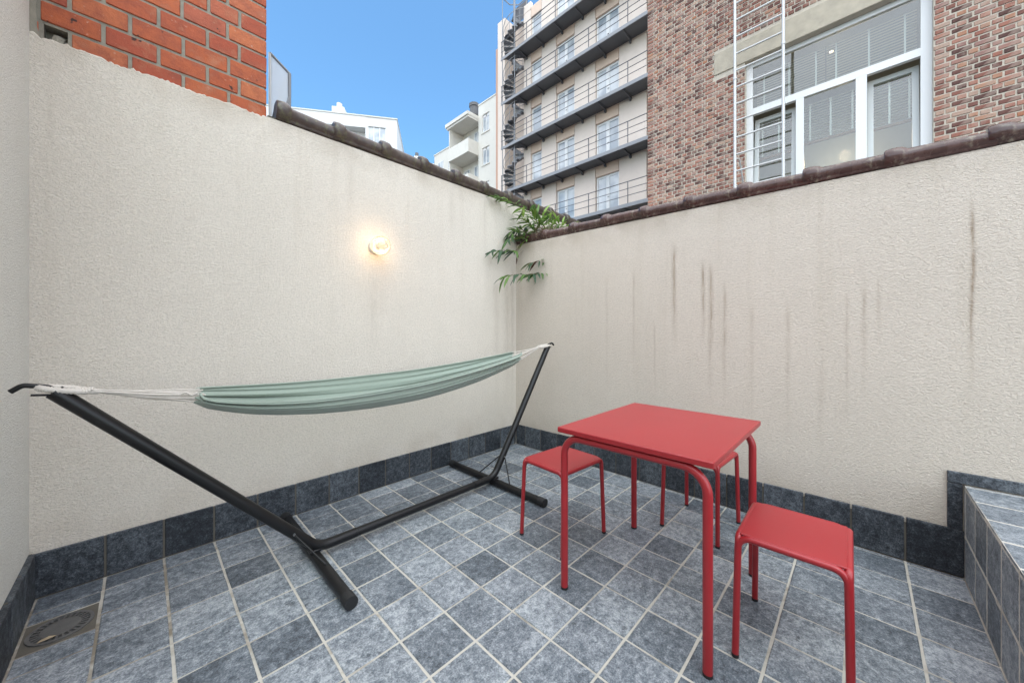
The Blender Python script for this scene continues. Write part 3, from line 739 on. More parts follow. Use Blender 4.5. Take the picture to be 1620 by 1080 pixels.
# ================================================================== shrub rooted on the coping in the corner
pr0 = onX(838, 385, 2.80); plant = empty('climbing_shrub', pr0); tag(plant, 'leafy green shrub growing over the coping in the wall corner', 'shrub')
def leaf_mesh(seed, mat, L=.17, W=.036):
    r = random.Random(seed); n = 7; vs = []; fs = []; droop = r.uniform(.15, .55)
    for i in range(n + 1):
        t_ = i / n; x = L * t_; wv = W * .5 * (math.sin(math.pi * min(1, t_ * .97 + .03)) ** .85) * (1 - .25 * t_)
        z = -droop * L * t_ * t_ + .06 * L * t_; tw = r.uniform(-.1, .1)
        for k, s_ in enumerate((-1, 0, 1)): vs.append((x, s_ * wv, z + abs(s_) * wv * .45 + tw * s_ * wv))
    for i in range(n):
        for k in range(2): a = i * 3 + k; fs.append((a, a + 1, a + 4, a + 3))
    return MB().add(vs, fs, True).mesh('leaf', M[mat])
LM = {k: [leaf_mesh(s_ + 7 * len(k), k) for s_ in range(5)] for k in ('leaf', 'leafpale', 'leaf_dark', 'leaf_dead')}
rl = random.Random(21)
def branch(px, mats, nleaf, size, r0=.004, down=0.0, start=.15):
    pts = [atD(x_, y_, d_) - pr0 for (x_, y_, d_) in px]
    sm = [interp(pts, q / 24) for q in range(25)]
    MB().tube(sm, [r0 * (1 - .75 * q / 24) for q in range(25)], 6).build('stem', M['stem'], plant)
    nleaf = int(nleaf * 1.5)
    for k in range(nleaf):
        t_ = start + (1 - start) * (k // 2 * 2 + .5) / max(1, nleaf); p = interp(pts, min(.999, t_)); q = interp(pts, min(1, t_ + .05)); d = (q - p)
        if d.length < 1e-6: d = Vector((0, 0, -1))
        d.normalize(); sd_ = 1 if k % 2 else -1
        side = d.cross(Vector((0, 0, 1)));
        if side.length < .1: side = Vector((rl.uniform(-1, 1), rl.uniform(-1, 1), 0))
        side.normalize()
        dirn = (d * rl.uniform(.35, .9) + side * sd_ * rl.uniform(.5, 1.0) + Vector((rl.gauss(0, .2), rl.gauss(0, .2), rl.uniform(-.5, .25) - down))).normalized()
        if k == nleaf - 1: dirn = (d + Vector((0, 0, -.2 - down))).normalized()
        up = Vector((rl.gauss(0, .35), rl.gauss(0, .35), 1)); yv = up.cross(dirn).normalized(); zv = dirn.cross(yv)
        mat = rl.choice(mats); o = put('leaf', rl.choice(LM[mat]), plant)
        sc_ = size * rl.uniform(.7, 1.2)
        o.matrix_local = Matrix.Translation(p) @ Matrix((dirn, yv, zv)).transposed().to_4x4() @ Matrix.Diagonal((sc_, sc_, sc_, 1))
G, Lt, Dk, De = 'leaf', 'leafpale', 'leaf_dark', 'leaf_dead'
branch([(866, 378, 3.86), (853, 356, 3.80), (838, 336, 3.72), (815, 322, 3.64), (786, 311, 3.58)], [G, G, Lt], 20, .95, .0045)
branch([(842, 388, 3.85), (834, 372, 3.78), (822, 362, 3.72), (806, 370, 3.66)], [G, G, Dk], 14, .85)
branch([(838, 388, 3.82), (826, 378, 3.72), (812, 372, 3.66), (802, 380, 3.62)], [Dk, G], 8, .8)
branch([(850, 384, 3.86), (850, 366, 3.80), (846, 352, 3.75), (848, 340, 3.74)], [Lt, G], 12, .85)
branch([(868, 378, 3.86), (874, 362, 3.82), (872, 352, 3.80), (866, 344, 3.78)], [Lt, Lt, G], 12, .8)
branch([(876, 376, 3.86), (888, 366, 3.84), (896, 360, 3.84), (906, 356, 3.84)], [Lt], 14, .8)
branch([(866, 380, 3.86), (880, 368, 3.82), (886, 362, 3.80), (892, 352, 3.80)], [Lt, G], 10, .75)
branch([(890, 372, 3.84), (898, 374, 3.78), (912, 376, 3.74), (930, 379, 3.70)], [Lt, Lt, G, De], 11, .75, .003, .2)
branch([(874, 378, 3.84), (882, 392, 3.76), (884, 404, 3.72), (866, 411, 3.66), (850, 413, 3.62), (836, 417, 3.58)], [Dk, G, G, De], 13, .75, .004, .15, .45)
branch([(853, 384, 3.84), (859, 400, 3.76), (866, 420, 3.70), (858, 430, 3.64), (838, 434, 3.56), (816, 434, 3.50), (795, 438, 3.46)], [Dk, G, Dk], 17, .95, .004, .2, .42)
branch([(822, 388, 3.80), (817, 396, 3.70), (806, 396, 3.62), (792, 396, 3.56), (778, 398, 3.50)], [Dk, Dk, G], 12, .85, .0035, .15, .25)
branch([(858, 380, 3.86), (846, 362, 3.78), (836, 352, 3.72), (826, 344, 3.68)], [G, Lt], 12, .95)
branch([(860, 380, 3.86), (858, 362, 3.84), (856, 350, 3.82), (860, 338, 3.82)], [G, Lt], 12, .85)
branch([(880, 376, 3.86), (884, 362, 3.84), (884, 352, 3.84), (880, 344, 3.84)], [Lt], 12, .8)
branch([(846, 386, 3.84), (836, 380, 3.76), (826, 374, 3.70), (818, 366, 3.66)], [G, G, Lt], 12, .8)
branch([(856, 384, 3.84), (866, 376, 3.74), (872, 372, 3.70), (880, 372, 3.68)], [Lt, G], 10, .75)
branch([(832, 388, 3.82), (828, 396, 3.78), (820, 404, 3.76), (818, 412, 3.76)], [De], 3, .35, .003, .3, .6)
m = MB(); ro = random.Random(3)
for k in range(46):
    p = onX(818 + ro.random() * 62, 382, 2.80); p.z = rtop(p.y) + .075 + ro.uniform(0, .02); p.x = 2.78 + ro.uniform(0, .1); p -= pr0
    m.tube([p, p + Vector((ro.uniform(-.05, .03), ro.uniform(-.05, .05), ro.uniform(.0, .05))), p + Vector((ro.uniform(-.08, .03), ro.uniform(-.09, .09), ro.uniform(-.05, .06)))], .0022, 4)
tag(m.build('twigs', M['stem'], plant), None, kind='stuff')

# ================================================================== old brick building behind the right wall
XB = 8.0
bb = empty('brick_building', (XB, 1, -.3)); tag(bb, 'mottled brick building behind the right wall with the wide white window', 'building')
def b_rel(o): o.location = Vector(o.location) - Vector((XB, 1, -.3)); return o
wy0, wy1, wz0, wz1 = -.742, 1.60, 3.35, 6.30
YE = 3.50
m = MB(); X0, X1 = XB + .008, XB + .35
m.box(X0, X1, -9, wy0, -.3, 11.5); m.box(X0, X1, wy1, YE - .006, -.3, 11.5); m.box(X0, X1, wy0, wy1, -.3, wz0); m.box(X0, X1, wy0, wy1, wz1, 11.5)
m.box(X1, XB + 8, YE - .3, YE - .006, -.3, 11.5); m.box(XB + .3, XB + 8, -9, YE - .3, 11.2, 11.5)
b_rel(m.build('wall', M['mortar_pale'], bb))
LZ0, LZ1, LY0, LY1 = 6.302, 6.73, -1.15, 2.13
b_rel(MB().bbox(XB - .012, XB + .2, LY0, LY1, LZ0, LZ1, .01).build('lintel', M['concrete'], bb))
b_rel(MB().bbox(XB - .06, XB + .15, wy0 - .06, wy1 + .06, wz0 - .12, wz0, .01).build('sill', M['concrete'], bb))
rb = random.Random(2); ch = .0735; bricks = []
zc = 2.6; k = 0
while zc < 9.6:
    step = .2 if k % 2 == 0 else .1
    y = YE - (0 if k % 2 == 0 else .0) ; first = True
    if k % 2 == 1: segs0 = .1
    while y > -3.0:
        ln = step if not (first and k % 2 == 0) else .2
        if first and k % 2 == 1: ln = .15
        a, b = y - ln, y; y = a; first = False
        a2, b2 = a + .0085, b - .0085
        a2 += rb.uniform(-.002, .003); b2 -= rb.uniform(-.002, .003)
        zz0, zz1 = zc + .0085 + rb.uniform(-.003, .003), zc + ch - .0085 + rb.uniform(-.003, .003)
        def cut(lo, hi, z0_, z1_):
            global a2, b2
            if zz1 <= z0_ or zz0 >= z1_: return
            if a2 >= lo and b2 <= hi: b2 = a2
            elif a2 < lo < b2: b2 = lo - .004
            elif a2 < hi < b2: a2 = hi + .004
        cut(wy0, wy1, wz0 - .12, wz1); cut(LY0, LY1, LZ0 - .04, LZ1)
        if b2 - a2 > .03: bricks.append((a2, b2, zz0, zz1))
    zc += ch; k += 1
def sees(br_):
    ym = (br_[0] + br_[1]) / 2; zm = (br_[2] + br_[3]) / 2; D = XB * cY + ym * sY
    px = 810 + F * (XB * sY - ym * cY) / D; py = HY - F * (zm - H) / D
    cop = 385 - (px - 816) * .205
    return (5 < px < 1615 and 5 < py < cop - 16), (br_[1] - br_[0]) / D
vis = sorted([(-sees(b_)[1], i) for i, b_ in enumerate(bricks) if sees(b_)[0]])[:300]
near = {i for _, i in vis}
variants = {}
rest = MB()
for i, (a, b, z0, z1) in enumerate(bricks):
    rv = rb.random() ** (1.5 if b - a > .15 else .85); dx = rb.uniform(-.004, .003)
    if i in near:
        q = min(11, int(rv * 12)); key = (q, round(b - a, 2)); L_ = key[1]
        if key not in variants: variants[key] = MB().bbox(0, .05, -L_ / 2, L_ / 2, -.028, .028, .005, a=(q + .5) / 12).mesh('brick', M['brick_mix'])
        o = put('brick', variants[key], bb, (XB - .001 + dx, (a + b) / 2, (z0 + z1) / 2), (rb.gauss(0, .012), 0, 0)); b_rel(o)
    else:
        c = .004; x0 = XB - .001 + dx
        v = [(x0 + .05, a, z0), (x0 + .05, b, z0), (x0 + .05, b, z1), (x0 + .05, a, z1), (x0 + c, a, z0), (x0 + c, b, z0), (x0 + c, b, z1), (x0 + c, a, z1), (x0, a + c, z0 + c), (x0, b - c, z0 + c), (x0, b - c, z1 - c), (x0, a + c, z1 - c)]
        rest.add(v, [(0, 1, 5, 4), (1, 2, 6, 5), (2, 3, 7, 6), (3, 0, 4, 7), (4, 5, 9, 8), (5, 6, 10, 9), (6, 7, 11, 10), (7, 4, 8, 11), (8, 9, 10, 11)], a=rv)
o = rest.build('bricks', M['brick_mix'], bb); o['kind'] = 'stuff'; b_rel(o)

# window: frame recessed, top light over three lights, the outer two tilted inward, venetian blinds behind
XW = XB + .12
wf = b_rel(MB().box(XW, XW + .07, wy0 + .001, wy0 + .115, wz0, wz1 - .001).box(XW, XW + .07, wy1 - .105, wy1 - .001, wz0, wz1 - .001)
    .box(XW + .001, XW + .069, wy0 + .115, wy1 - .105, wz1 - .08, wz1 - .002).box(XW - .004, XW + .072, wy0 + .115, wy1 - .105, 5.31, 5.43)
    .box(XW + .001, XW + .069, wy0 + .115, wy1 - .105, wz0, wz0 + .09).box(XW - .002, XW + .07, .735, .845, wz0 + .09, 5.31).box(XW - .002, XW + .07, -.055, .075, wz0 + .09, 5.31)
    .build('window', M['pvc'], bb))
wf.location = (0, 0, 0); wf.location = Vector((0, 0, 0)) - Vector((XB, 1, -.3))
def in_w(o): return o                                  # children of the window share its local frame
MB().box(XW + .03, XW + .036, wy0 + .115, wy1 - .105, 5.43, wz1 - .08).build('pane', M['glass'], wf)
MB().box(XW + .03, XW + .036, .075, .735, wz0 + .09, 5.31).build('pane', M['glass'], wf)
def sash(ya, yb, tilt):
    e = MB(); z0, z1 = wz0 + .095, 5.285; fw = .075
    M4 = Matrix.Translation((XW + .03, 0, z0)) @ Matrix.Rotation(tilt, 4, 'Y')
    def bx(y0_, y1_, za, zb, t0=0, t1=.05, mb=e):
        n0 = len(mb.v); mb.box(t0, t1, y0_, y1_, za, zb)
        for q in range(n0, len(mb.v)): mb.v[q] = tuple(M4 @ Vector(mb.v[q]))
    bx(ya, ya + fw, 0, z1 - z0); bx(yb - fw, yb, 0, z1 - z0); bx(ya + fw, yb - fw, 0, fw); bx(ya + fw, yb - fw, z1 - z0 - fw, z1 - z0)
    s_ = e.build('sash', M['pvc_grey'], wf)
    g_ = MB(); bx(ya + fw, yb - fw, fw, z1 - z0 - fw, .02, .026, g_); g_.build('pane', M['glass'], wf)
sash(wy0 + .118, -.058, R(5)); sash(.848, wy1 - .108, R(5))
def blind(ya, yb, z0, z1, x, tilt=R(-12), pitch=.046):
    m = MB(); z = z1
    while z > z0:
        dx, dz = .0135 * math.cos(tilt), .0135 * math.sin(tilt)
        m.add([(x - dx, ya, z - dz), (x + dx, ya, z + dz), (x + dx, yb, z + dz), (x - dx, yb, z - dz), (x - dx, ya, z - dz - .0016), (x + dx, ya, z + dz - .0016), (x + dx, yb, z + dz - .0016), (x - dx, yb, z - dz - .0016)],
              [(0, 1, 2, 3), (7, 6, 5, 4), (0, 4, 5, 1), (1, 5, 6, 2), (2, 6, 7, 3), (3, 7, 4, 0)]); z -= pitch
    o = m.build('blind', M['blind'], wf)
    for q in (.12, .5, .88): MB().box(x - .022, x - .020, ya + (yb - ya) * q - .012, ya + (yb - ya) * q + .012, z0, z1).build('blind_tape', M['blind'], wf)
    MB().box(x - .02, x + .02, ya, yb, z0 - .05, z0 - .015).build('blind_rail', M['wood_rail'], wf)
    return o
blind(wy0 + .13, .45, 5.50, wz1 - .10, XW + .30); blind(.47, wy1 - .12, 5.50, wz1 - .10, XW + .30)
blind(wy0 + .14, -.03, 4.55, 5.28, XW + .33); blind(.03, .76, 4.62, 5.28, XW + .30); blind(.80, wy1 - .13, 4.58, 5.28, XW + .33)
m = MB()
m.box(XB + 3.2, XB + 3.3, -3, 3.1, 2.4, 7.2); m.box(XB + .36, XB + 3.2, -3, 3.1, 2.3, 2.4); m.box(XB + .36, XB + 3.2, -3, 3.1, 7.0, 7.1); m.box(XB + .36, XB + 3.2, 3.0, 3.1, 2.4, 7.0); m.box(XB + .36, XB + 3.2, -3.1, -3, 2.4, 7.0)
b_rel(m.build('room', M['room'], bb))
q = onX(1315, 82, XB + 1.6); o = MB().lathe([(.0005, -.03), (.021, -.021), (.03, 0), (.021, .021), (.0005, .03)], Matrix.Translation(q), 12).build('reflection_spot', M['glow_spot'], bb); b_rel(o)  # added glowing sphere, stands for a warm spot reflected in the pane
q = onX(1335, 250, XB + 2.0); pl2 = bpy.data.lights.new('reflection_fill', 'POINT'); pl2.energy = 9; pl2.color = (1, .72, .45); pl2.shadow_soft_size = .1  # added light without a real source, imitates the warm reflected glow
o = bpy.data.objects.new('reflection_fill', pl2); col.objects.link(o); o.parent = bb; o.location = q + Vector((.4, 0, .2)) - Vector((XB, 1, -.3))

# ---- fixed ladder on the brick building
XLd = 7.58
ld = empty('fixed_ladder', (XLd, 1.31, 3.0)); tag(ld, 'pale metal ladder fixed to the brick building left of the white window', 'ladder')
def l_rel(p): return Vector(p) - Vector((XLd, 1.31, 3.0))
for yv in (1.672, .958):
    r_ = MB().tube([l_rel((XLd, yv, 2.6)), l_rel((XLd, yv, 9.6))], .024, 10).build('rail', M['galv'], ld)
    for zc_ in (5.8 + (0 if yv > 1.3 else .25), 8.4): MB().tube([l_rel((XLd, yv, zc_)), l_rel((XLd, yv, zc_ + .05))], .031, 10).build('sleeve', M['galv'], r_)
    for zc_ in (4.35, 8.0) if yv > 1.3 else (8.0,):
        MB().tube(fillet([l_rel((XLd, yv - .03, zc_)), l_rel((XLd + .12, yv - .05, zc_)), l_rel((XB - .002, yv - .06, zc_ - .45))], .03, 4), .014, 6).build('bracket', M['galv'], r_)
        MB().tube([l_rel((XLd, yv, zc_ - .45)), l_rel((XB - .002, yv, zc_ - .45))], .014, 6).build('bracket', M['galv'], r_)
z = 4.12 - .307 * 4
while z < 9.5:
    MB().tube([l_rel((XLd, .975, z)), l_rel((XLd, 1.655, z))], .0165, 8).build('rung', M['galv'], ld); z += .307

# ================================================================== apartment block with fire-escape walkways
XF = 17.35
ab = empty('apartment_building', (XF, 11, -.3)); tag(ab, 'tall beige apartment block with dark metal walkways and railings', 'building')
AO = Vector((XF, 11, -.3))
def a_rel(o): o.location = Vector(o.location) - AO; return o
levels = [7.21 - 2.92 + 2.92 * k for k in range(0, 6)]           # walkway undersides 4.29 .. 18.9
ZT = 22.35
cols = [(9.135, 10.49, True), (11.914, 13.188, True), (14.37, 15.209, False)]
edges = [(3.0, 9.135), (10.49, 11.914), (13.188, 14.37), (15.209, 15.87)]
m = MB(); m.box(XF + .20, XF + 9, 2.5, 15.87, -.3, ZT - .4); m.box(XF + 1.0, XF + 9, 15.87, 17.6, -.3, ZT + .3); m.box(XF, XF + 9, 17.6, 18.3, -.3, 22.7)
a_rel(m.build('wall', M['fac_pier'], ab))
a_rel(MB().box(XF + .12, XF + 9, 18.302, 18.62, -.3, 21.1).build('corner_strip', M['fac_pink'], ab))
for (a, b) in edges:
    n_ = max(1, round((b - a) / 1.6)); 
    cuts = [a + (b - a) * q / n_ for q in range(n_ + 1)]
    for c0, c1 in zip(cuts, cuts[1:]):
        for lv in levels: a_rel(MB().bbox(XF, XF + .2, c0 + .028, c1 - .028, lv + .02, lv + 2.92 - .004, .012).build('facade_panel', M['fac_pier'], ab))
        a_rel(MB().bbox(XF, XF + .2, c0 + .028, c1 - .028, levels[-1] + 2.94, ZT, .012).build('facade_panel', M['fac_pier'], ab))
for (a, b, two) in cols:
    for li, lv in enumerate(levels):
        zb, zt_ = lv + .16, lv + 2.38
        a_rel(MB().bbox(XF + .015, XF + .2, a + .004, b - .004, zt_ + .012, lv + 2.92 + .15, .012).build('facade_panel', M['fac_band'], ab))
        xw = XF + .13
        f = MB().box(xw, xw + .06, a, a + .09, zb, zt_).box(xw, xw + .06, b - .09, b, zb, zt_).box(xw, xw + .06, a + .09, b - .09, zt_ - .1, zt_).box(xw, xw + .06, a + .09, b - .09, zb, zb + .1)
        mids = [(a + .09, b - .09)]
        if two:
            mm_ = (a + b) / 2; f.box(xw - .004, xw + .062, mm_ - .10, mm_ + .10, zb + .1, zt_ - .1); mids = [(a + .09, mm_ - .10), (mm_ + .10, b - .09)]
        fo = a_rel(f.build('window', M['pvc'], ab))
        for (p0, p1) in mids: MB().box(xw + .035, xw + .045, p0, p1, zb + .1, zt_ - .1).build('pane', M['pane'], fo)
        if two: MB().tube([(xw - .03, mm_ + .02, zb + 1.02), (xw - .03, mm_ - .08, zb + 1.02)], .014, 6).build('handle', M['steel'], fo)
XD = 16.40; YD = 17.0
for li, lv in enumerate(levels):
    wk = MB().box(XD + .05, XF - .004, 4.5, 15.83, lv + .04, lv + .10)
    wk.prism([(XD + .05, 15.83), (XF - .1, 15.83), (XD + .35, 16.55), (XD + .05, 16.9)], lv + .04, lv + .10)
    wo = a_rel(wk.build('walkway', M['steel'], ab))
    MB().box(XD, XD + .049, 4.5, YD, lv, lv + .17).build('edge_beam', M['steel_l'], wo)
    y = 5.6
    while y < 15.9:
        MB().prism([(XD + .052, lv + .039), (XF - .004, lv + .039), (XF - .004, lv - .16), (XF - .12, lv - .16), (XF - .18, lv - .06), (XD + .052, lv - .02)], y - .04, y + .04, 'y').build('bracket', M['steel'], wo); y += 1.42
    for ry in (1.12, .78, .45): MB().tube([(XD + .02, 4.5, lv + .1 + ry), (XD + .02, YD, lv + .1 + ry)], .017 if ry < 1 else .022, 6).build('rail', M['steel'], wo)
    y = 5.95
    while y < 17.1:
        MB().box(XD + .005, XD + .036, y - .016, y + .016, lv + .171, lv + 1.22).build('post', M['steel'], wo); y += 2.2
# spiral stair at the end of the walkways
sx_, sy_ = 17.18, 16.52
ss = empty('spiral_staircase', (sx_, sy_, -.3)); tag(ss, 'dark metal spiral staircase at the left end of the walkways', 'staircase')
MB().tube([(0, 0, 0), (0, 0, 23.4)], .07, 10).build('pole', M['steel_l'], ss)
tm = MB(); a0, a1 = -R(15), R(15); tm.prism([(.06 * math.cos(a0), .06 * math.sin(a0) - .02), (.72 * math.cos(a0), .72 * math.sin(a0)), (.745, 0), (.72 * math.cos(a1), .72 * math.sin(a1)), (.06 * math.cos(a1), .06 * math.sin(a1) + .02)], -.02, .02)
tm.prism([(.08, -.03), (.70, -.185), (.70, -.165), (.08, -.01)], -.12, -.021)
tme = tm.mesh('tread', M['steel_l']); tmd = tme.copy(); tmd.materials[0] = M['steel']
k = 0; z = 6.0; dz = 2.92 / 14; ang0 = R(200)
hand = []; hand2 = []
while z < 22.4:
    a = ang0 + k * 2 * math.pi / 14
    put('tread', tme if k % 3 else tmd, ss, (0, 0, z + .3), (0, 0, a)); hand.append((.76 * math.cos(a), .76 * math.sin(a), z + .3 + .95)); hand2.append((.76 * math.cos(a), .76 * math.sin(a), z + .3 + .48))
    if k % 2 == 0: MB().tube([(.75 * math.cos(a), .75 * math.sin(a), z + .3 - .1), (.76 * math.cos(a), .76 * math.sin(a), z + .3 + .95)], .013, 5).build('baluster', M['steel_l'], ss)
    z += dz; k += 1
MB().tube(hand, .02, 6).build('handrail', M['steel_l'], ss); MB().tube(hand2, .013, 5).build('handrail', M['steel_l'], ss)
for aa in (R(45), R(135), R(225), R(315)): MB().tube([(.79 * math.cos(aa), .79 * math.sin(aa), 0), (.79 * math.cos(aa), .79 * math.sin(aa), 23.75)], .025, 6).build('corner_post', M['steel_l'], ss)
ring = [(.79 * math.cos(R(22.5 + 45 * q)), .79 * math.sin(R(22.5 + 45 * q)), 23.75) for q in range(9)]
MB().tube(ring, .035, 6).build('top_ring', M['steel_l'], ss)
gm = MB(); gm.prism([(.68, -.55), (.70, -.55), (.70, .55), (.68, .55)], 22.5, 23.6); gm.build('guard_panel', M['steel'], ss)

# ================================================================== white block with balconies further along
XV = 20.0
wb = empty('apartment_building', (XV, 26, -.3)); tag(wb, 'cream white apartment block with deep balconies left of the spiral stair', 'building')
VO = Vector((XV, 26, -.3))
def v_rel(o): o.location = Vector(o.location) - VO; return o
y0_, y1_, y2_, y3_ = 18.7, 23.5, 26.35, 30.6
m = MB()
m.box(XV + .16, XV + 8, y0_, y1_, -.3, 20.35); m.box(XV + .5, XV + 8, y1_, y2_, -.3, 20.0); m.box(XV + .3, XV + 8, y2_, y3_, -.3, 18.6)
# face of the right bay is built round its window openings
wz = [(17.85, 19.38), (15.12, 16.58), (12.2, 13.66), (9.3, 10.8)]
m.box(XV, XV + .16, y0_, 22.12, -.3, 20.35); m.box(XV, XV + .16, 23.0, y1_, -.3, 20.35)
zprev = 20.35
for (a, b) in wz: m.box(XV, XV + .16, 22.12, 23.0, b, zprev); zprev = a
m.box(XV, XV + .16, 22.12, 23.0, -.3, zprev)
v_rel(m.build('wall', M['fac_white'], wb))
for (a, b) in wz:
    f = MB().box(XV + .08, XV + .12, 22.12, 22.18, a, b).box(XV + .08, XV + .12, 22.94, 23.0, a, b).box(XV + .08, XV + .12, 22.53, 22.60, a, b).box(XV + .08, XV + .12, 22.18, 22.94, b - .22, b).box(XV + .08, XV + .12, 22.18, 22.94, a, a + .06)
    fo = v_rel(f.build('window', M['pvc'], wb)); MB().box(XV + .10, XV + .11, 22.18, 22.94, a + .06, b - .22).build('pane', M['pane'], fo)
    v_rel(MB().box(XV - .06, XV - .001, 22.04, 23.08, a - .09, a - .002).build('sill', M['fac_white'], wb))
roof = MB().box(XV - 1.12, XV + .49, y1_ + .001, y2_ + .2, 19.05, 19.22).box(XV - 1.22, XV + .49, y1_ - .03, y2_ + .3, 19.221, 19.5)
v_rel(roof.build('balcony_roof', M['fac_white'], wb))
for lv in (16.15, 13.2, 10.25):
    b = MB().box(XV - 1.1, XV + .49, y1_ + .002, y2_, lv, lv + .18).box(XV - 1.1, XV - 1.0, y1_ + .002, y2_, lv + .181, lv + 1.12).box(XV - 1.0, XV - .002, y1_ + .002, y1_ + .1, lv + .181, lv + 1.12).box(XV - 1.0, XV + .49, y2_ - .12, y2_ - .001, lv + .181, lv + 2.88)
    v_rel(b.build('balcony', M['fac_white'], wb))
    for (ya, yb) in ((23.75, 24.6), (25.2, 26.0)):
        f = MB().box(XV + .44, XV + .498, ya, ya + .07, lv + .2, lv + 2.5).box(XV + .44, XV + .498, yb - .07, yb, lv + .2, lv + 2.5).box(XV + .44, XV + .498, ya + .07, yb - .07, lv + 2.4, lv + 2.5).box(XV + .44, XV + .498, (ya + yb) / 2 - .05, (ya + yb) / 2 + .05, lv + .2, lv + 2.4)
        fo = v_rel(f.build('balcony_door', M['pvc'], wb)); MB().box(XV + .47, XV + .475, ya + .07, yb - .07, lv + .2, lv + 2.4).build('pane', M['pane'], fo)
for (ya, yb) in ((27.2, 28.2), (29.0, 29.9)):
    for (za, zb) in ((16.6, 17.7), (13.7, 15.0), (10.8, 12.1)):
        f = MB().box(XV + .25, XV + .298, ya, yb, za, zb)
        fo = v_rel(f.build('window', M['pvc'], wb)); MB().box(XV + .243, XV + .249, ya + .08, (ya + yb) / 2 - .03, za + .08, zb - .08).box(XV + .243, XV + .249, (ya + yb) / 2 + .03, yb - .08, za + .08, zb - .08).build('pane', M['pane'], fo)
v_rel(MB().box(XV - .05, XV + 8, y0_, y1_ - .001, 20.352, 20.45).build('parapet', M['fac_white'], wb))
v_rel(MB().box(XV + .25, XV + 8, y2_ + .001, y3_ + .05, 18.602, 18.7).build('parapet', M['fac_white'], wb))
v_rel(MB().box(XV + .9, XV + 3.0, 24.2, 25.9, 20.002, 20.75).build('roof_box', M['steel_l'], wb))
c = atD(750, 172, 31.5); v_rel(MB().tube([(c.x, c.y, 20.0), (c.x, c.y, 20.75)], .38, 14).tube([(c.x, c.y, 20.75), (c.x, c.y, 21.0)], .44, 14).build('chimney', M['chimney_pot'], wb))

# ================================================================== bright white block far left
D1, D0 = 34.3, 32.5
p1 = atD(628, 190, D1); p0 = atD(460, 172, D0); ux = (p0 - p1); ux.z = 0; ux.normalize(); ang = math.atan2(ux.y, ux.x)
fl = empty('apartment_building', (p1.x, p1.y, -.3), ang); tag(fl, 'bright white flat roofed apartment block far behind the left wall coping', 'building')
ZR = p1.z + .3                                           # local +x runs left along the facade, local +y comes forward if sign is -1
nrm = Vector((-ux.y, ux.x, 0)); sgn = 1 if nrm.dot(Vector((cY, sY, 0))) > 0 else -1     # away from the camera
def FB(mb, x0, x1, d0, d1, z0, z1): return mb.box(x0, x1, min(sgn * d0, sgn * d1), max(sgn * d0, sgn * d1), z0, z1)
def lx(px):                                             # photo column -> metres along the facade
    v = ray(px, 200); A_ = Vector((v.x, v.y)); B_ = Vector((ux.x, ux.y)); P_ = Vector((p1.x, p1.y))
    den = A_.x * -B_.y + B_.x * A_.y; t_ = (P_.x * -B_.y + B_.x * P_.y) / den; return (Vector((A_.x * t_, A_.y * t_)) - P_).dot(B_), t_
def lz(px, py): return H + (HY - py) / F * lx(px)[1] + .3
m = MB(); xb = lx(578)[0]
wa, wb_, za, zb = lx(611)[0], lx(582)[0], lz(596, 226), lz(596, 201)
FB(m, 0, wa, 0, .15, 0, ZR); FB(m, wb_, xb, 0, .15, 0, ZR); FB(m, wa, wb_, 0, .15, zb, ZR)
z_ = za
for q in range(5): FB(m, wa, wb_, 0, .15, z_ - (1.45 if q < 4 else z_), z_); z_ -= 2.9
FB(m, 0, xb, .15, 9, 0, ZR)
FB(m, xb, xb + 22, .9, 9, 0, ZR - .05)
m.build('wall', M['fac_white2'], fl)
m = MB(); zs = lz(570, 210); FB(m, xb + .001, xb + 22, -.02, .9, ZR - 1.05, ZR); m.build('roof_fascia', M['fac_white2'], fl)
m = MB(); FB(m, -.05, xb + 22, -.08, 9.05, ZR + .001, ZR + .10); m.build('roof_edge', M['chimney'], fl)
z_ = za; zt_ = zb
for q in range(5):
    f = MB()
    for (a, b) in ((wa, wa + .08), (wa + (wb_ - wa) * .36 - .05, wa + (wb_ - wa) * .36 + .05), (wa + (wb_ - wa) * .68 - .05, wa + (wb_ - wa) * .68 + .05), (wb_ - .08, wb_)): FB(f, a, b, .06, .11, z_ + .001, zt_ - .001)
    fo = f.build('window', M['pvc'], fl); g_ = MB(); FB(g_, wa + .001, wb_ - .001, .12, .13, z_ + .001, zt_ - .001); g_.build('pane', M['pane'], fo)
    z_ -= 2.9; zt_ -= 2.9
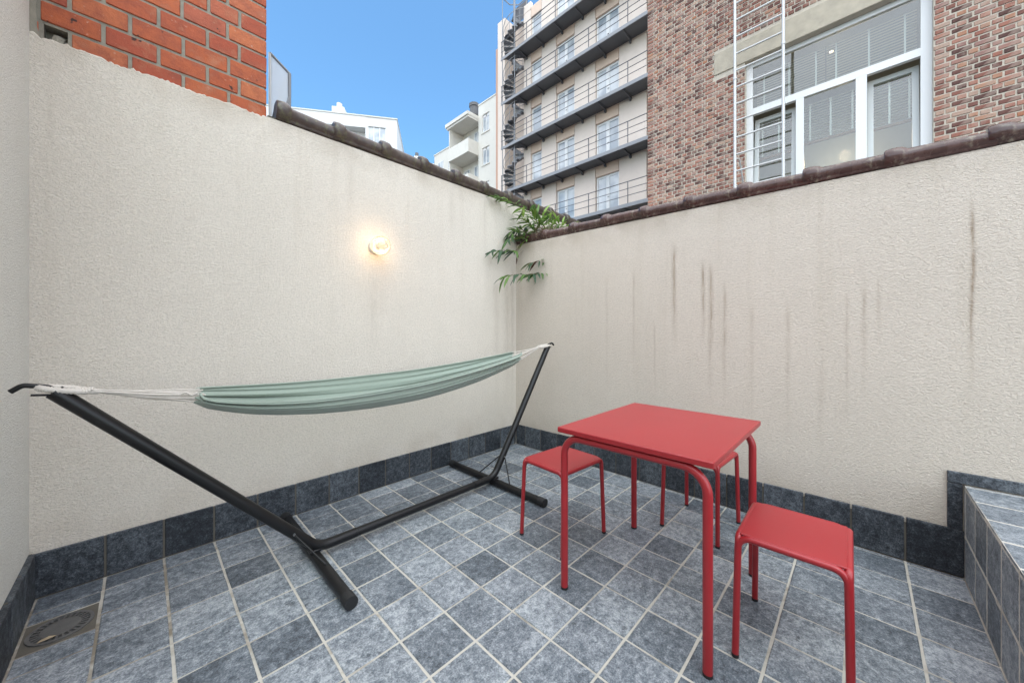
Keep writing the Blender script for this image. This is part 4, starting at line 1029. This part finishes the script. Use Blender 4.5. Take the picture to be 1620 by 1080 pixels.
for q in range(5):
    for (pa, pb, ya_, yb_) in ((564, 546, 218, 201), (520, 508, 207, 195), (480, 468, 204, 190)):
        a, b = lx(pa)[0], lx(pb)[0]; z0, z1 = lz(pa, ya_) - 2.9 * q, lz(pa, yb_) - 2.9 * q
        f = MB(); FB(f, a, b, .84, .899, z0, z1); fo = f.build('window', M['pvc'], fl)
        g_ = MB(); mm_ = (a + b) / 2; FB(g_, a + .12, mm_ - .08, .83, .839, z0 + .1, z1 - .1); FB(g_, mm_ + .08, b - .12, .83, .839, z0 + .1, z1 - .1); g_.build('pane', M['pane'], fo)
    zz_ = ZR - 1.05 - 2.9 * (q + 1) + .4
    m = MB(); FB(m, xb + .002, xb + 22, 0, .9, zz_, zz_ + .16); FB(m, xb + .002, xb + 22, 0, .08, zz_ + .161, zz_ + 1.0); m.build('balcony', M['fac_white2'], fl)
cx = lx(529)[0]; m = MB(); FB(m, cx - .55, cx + .55, 1.2, 2.2, ZR + .1, ZR + 1.35); ck = m.build('chimney', M['fac_white2'], fl)
m = MB(); m.tube([(cx, sgn * 1.7, ZR + 1.35), (cx, sgn * 1.7, ZR + 1.9)], .26, 10); m.build('chimney_pot', M['chimney'], ck)

# ---- low roofs with chimneys in the gap
def far_house(px, top, D, wd, lab, pots):
    p = atD(px, top, D); h = empty('house', (p.x, p.y, -.3), math.atan2(p.y, p.x)); tag(h, lab, 'house')
    z = p.z + .3; MB().box(0, 8, -wd / 2, wd / 2, 0, z - 1.4).build('wall', M['fac_white2'], h)
    MB().prism([(-.2, z - 1.4), (8.2, z - 1.4), (7.0, z), (1.0, z)], -wd / 2 - .2, wd / 2 + .2, 'y').build('roof', M['chimney'], h)
    for (dy, hh) in pots:
        c = MB().box(2, 2.9, dy - .45, dy + .45, z - .5, z + hh).build('chimney', M['chimney'], h); MB().tube([(2.45, dy, z + hh), (2.45, dy, z + hh + .7)], .3, 8).build('chimney_pot', M['chimney_pot'], c)
far_house(650, 250, 60, 16, 'distant pale low house roof between the two white blocks', [(-1.0, 1.4), (4.2, 1.0)])
far_house(694, 262, 46, 5, 'distant grey roofed house with a chimney beside the cream block', [(.3, 1.0)])
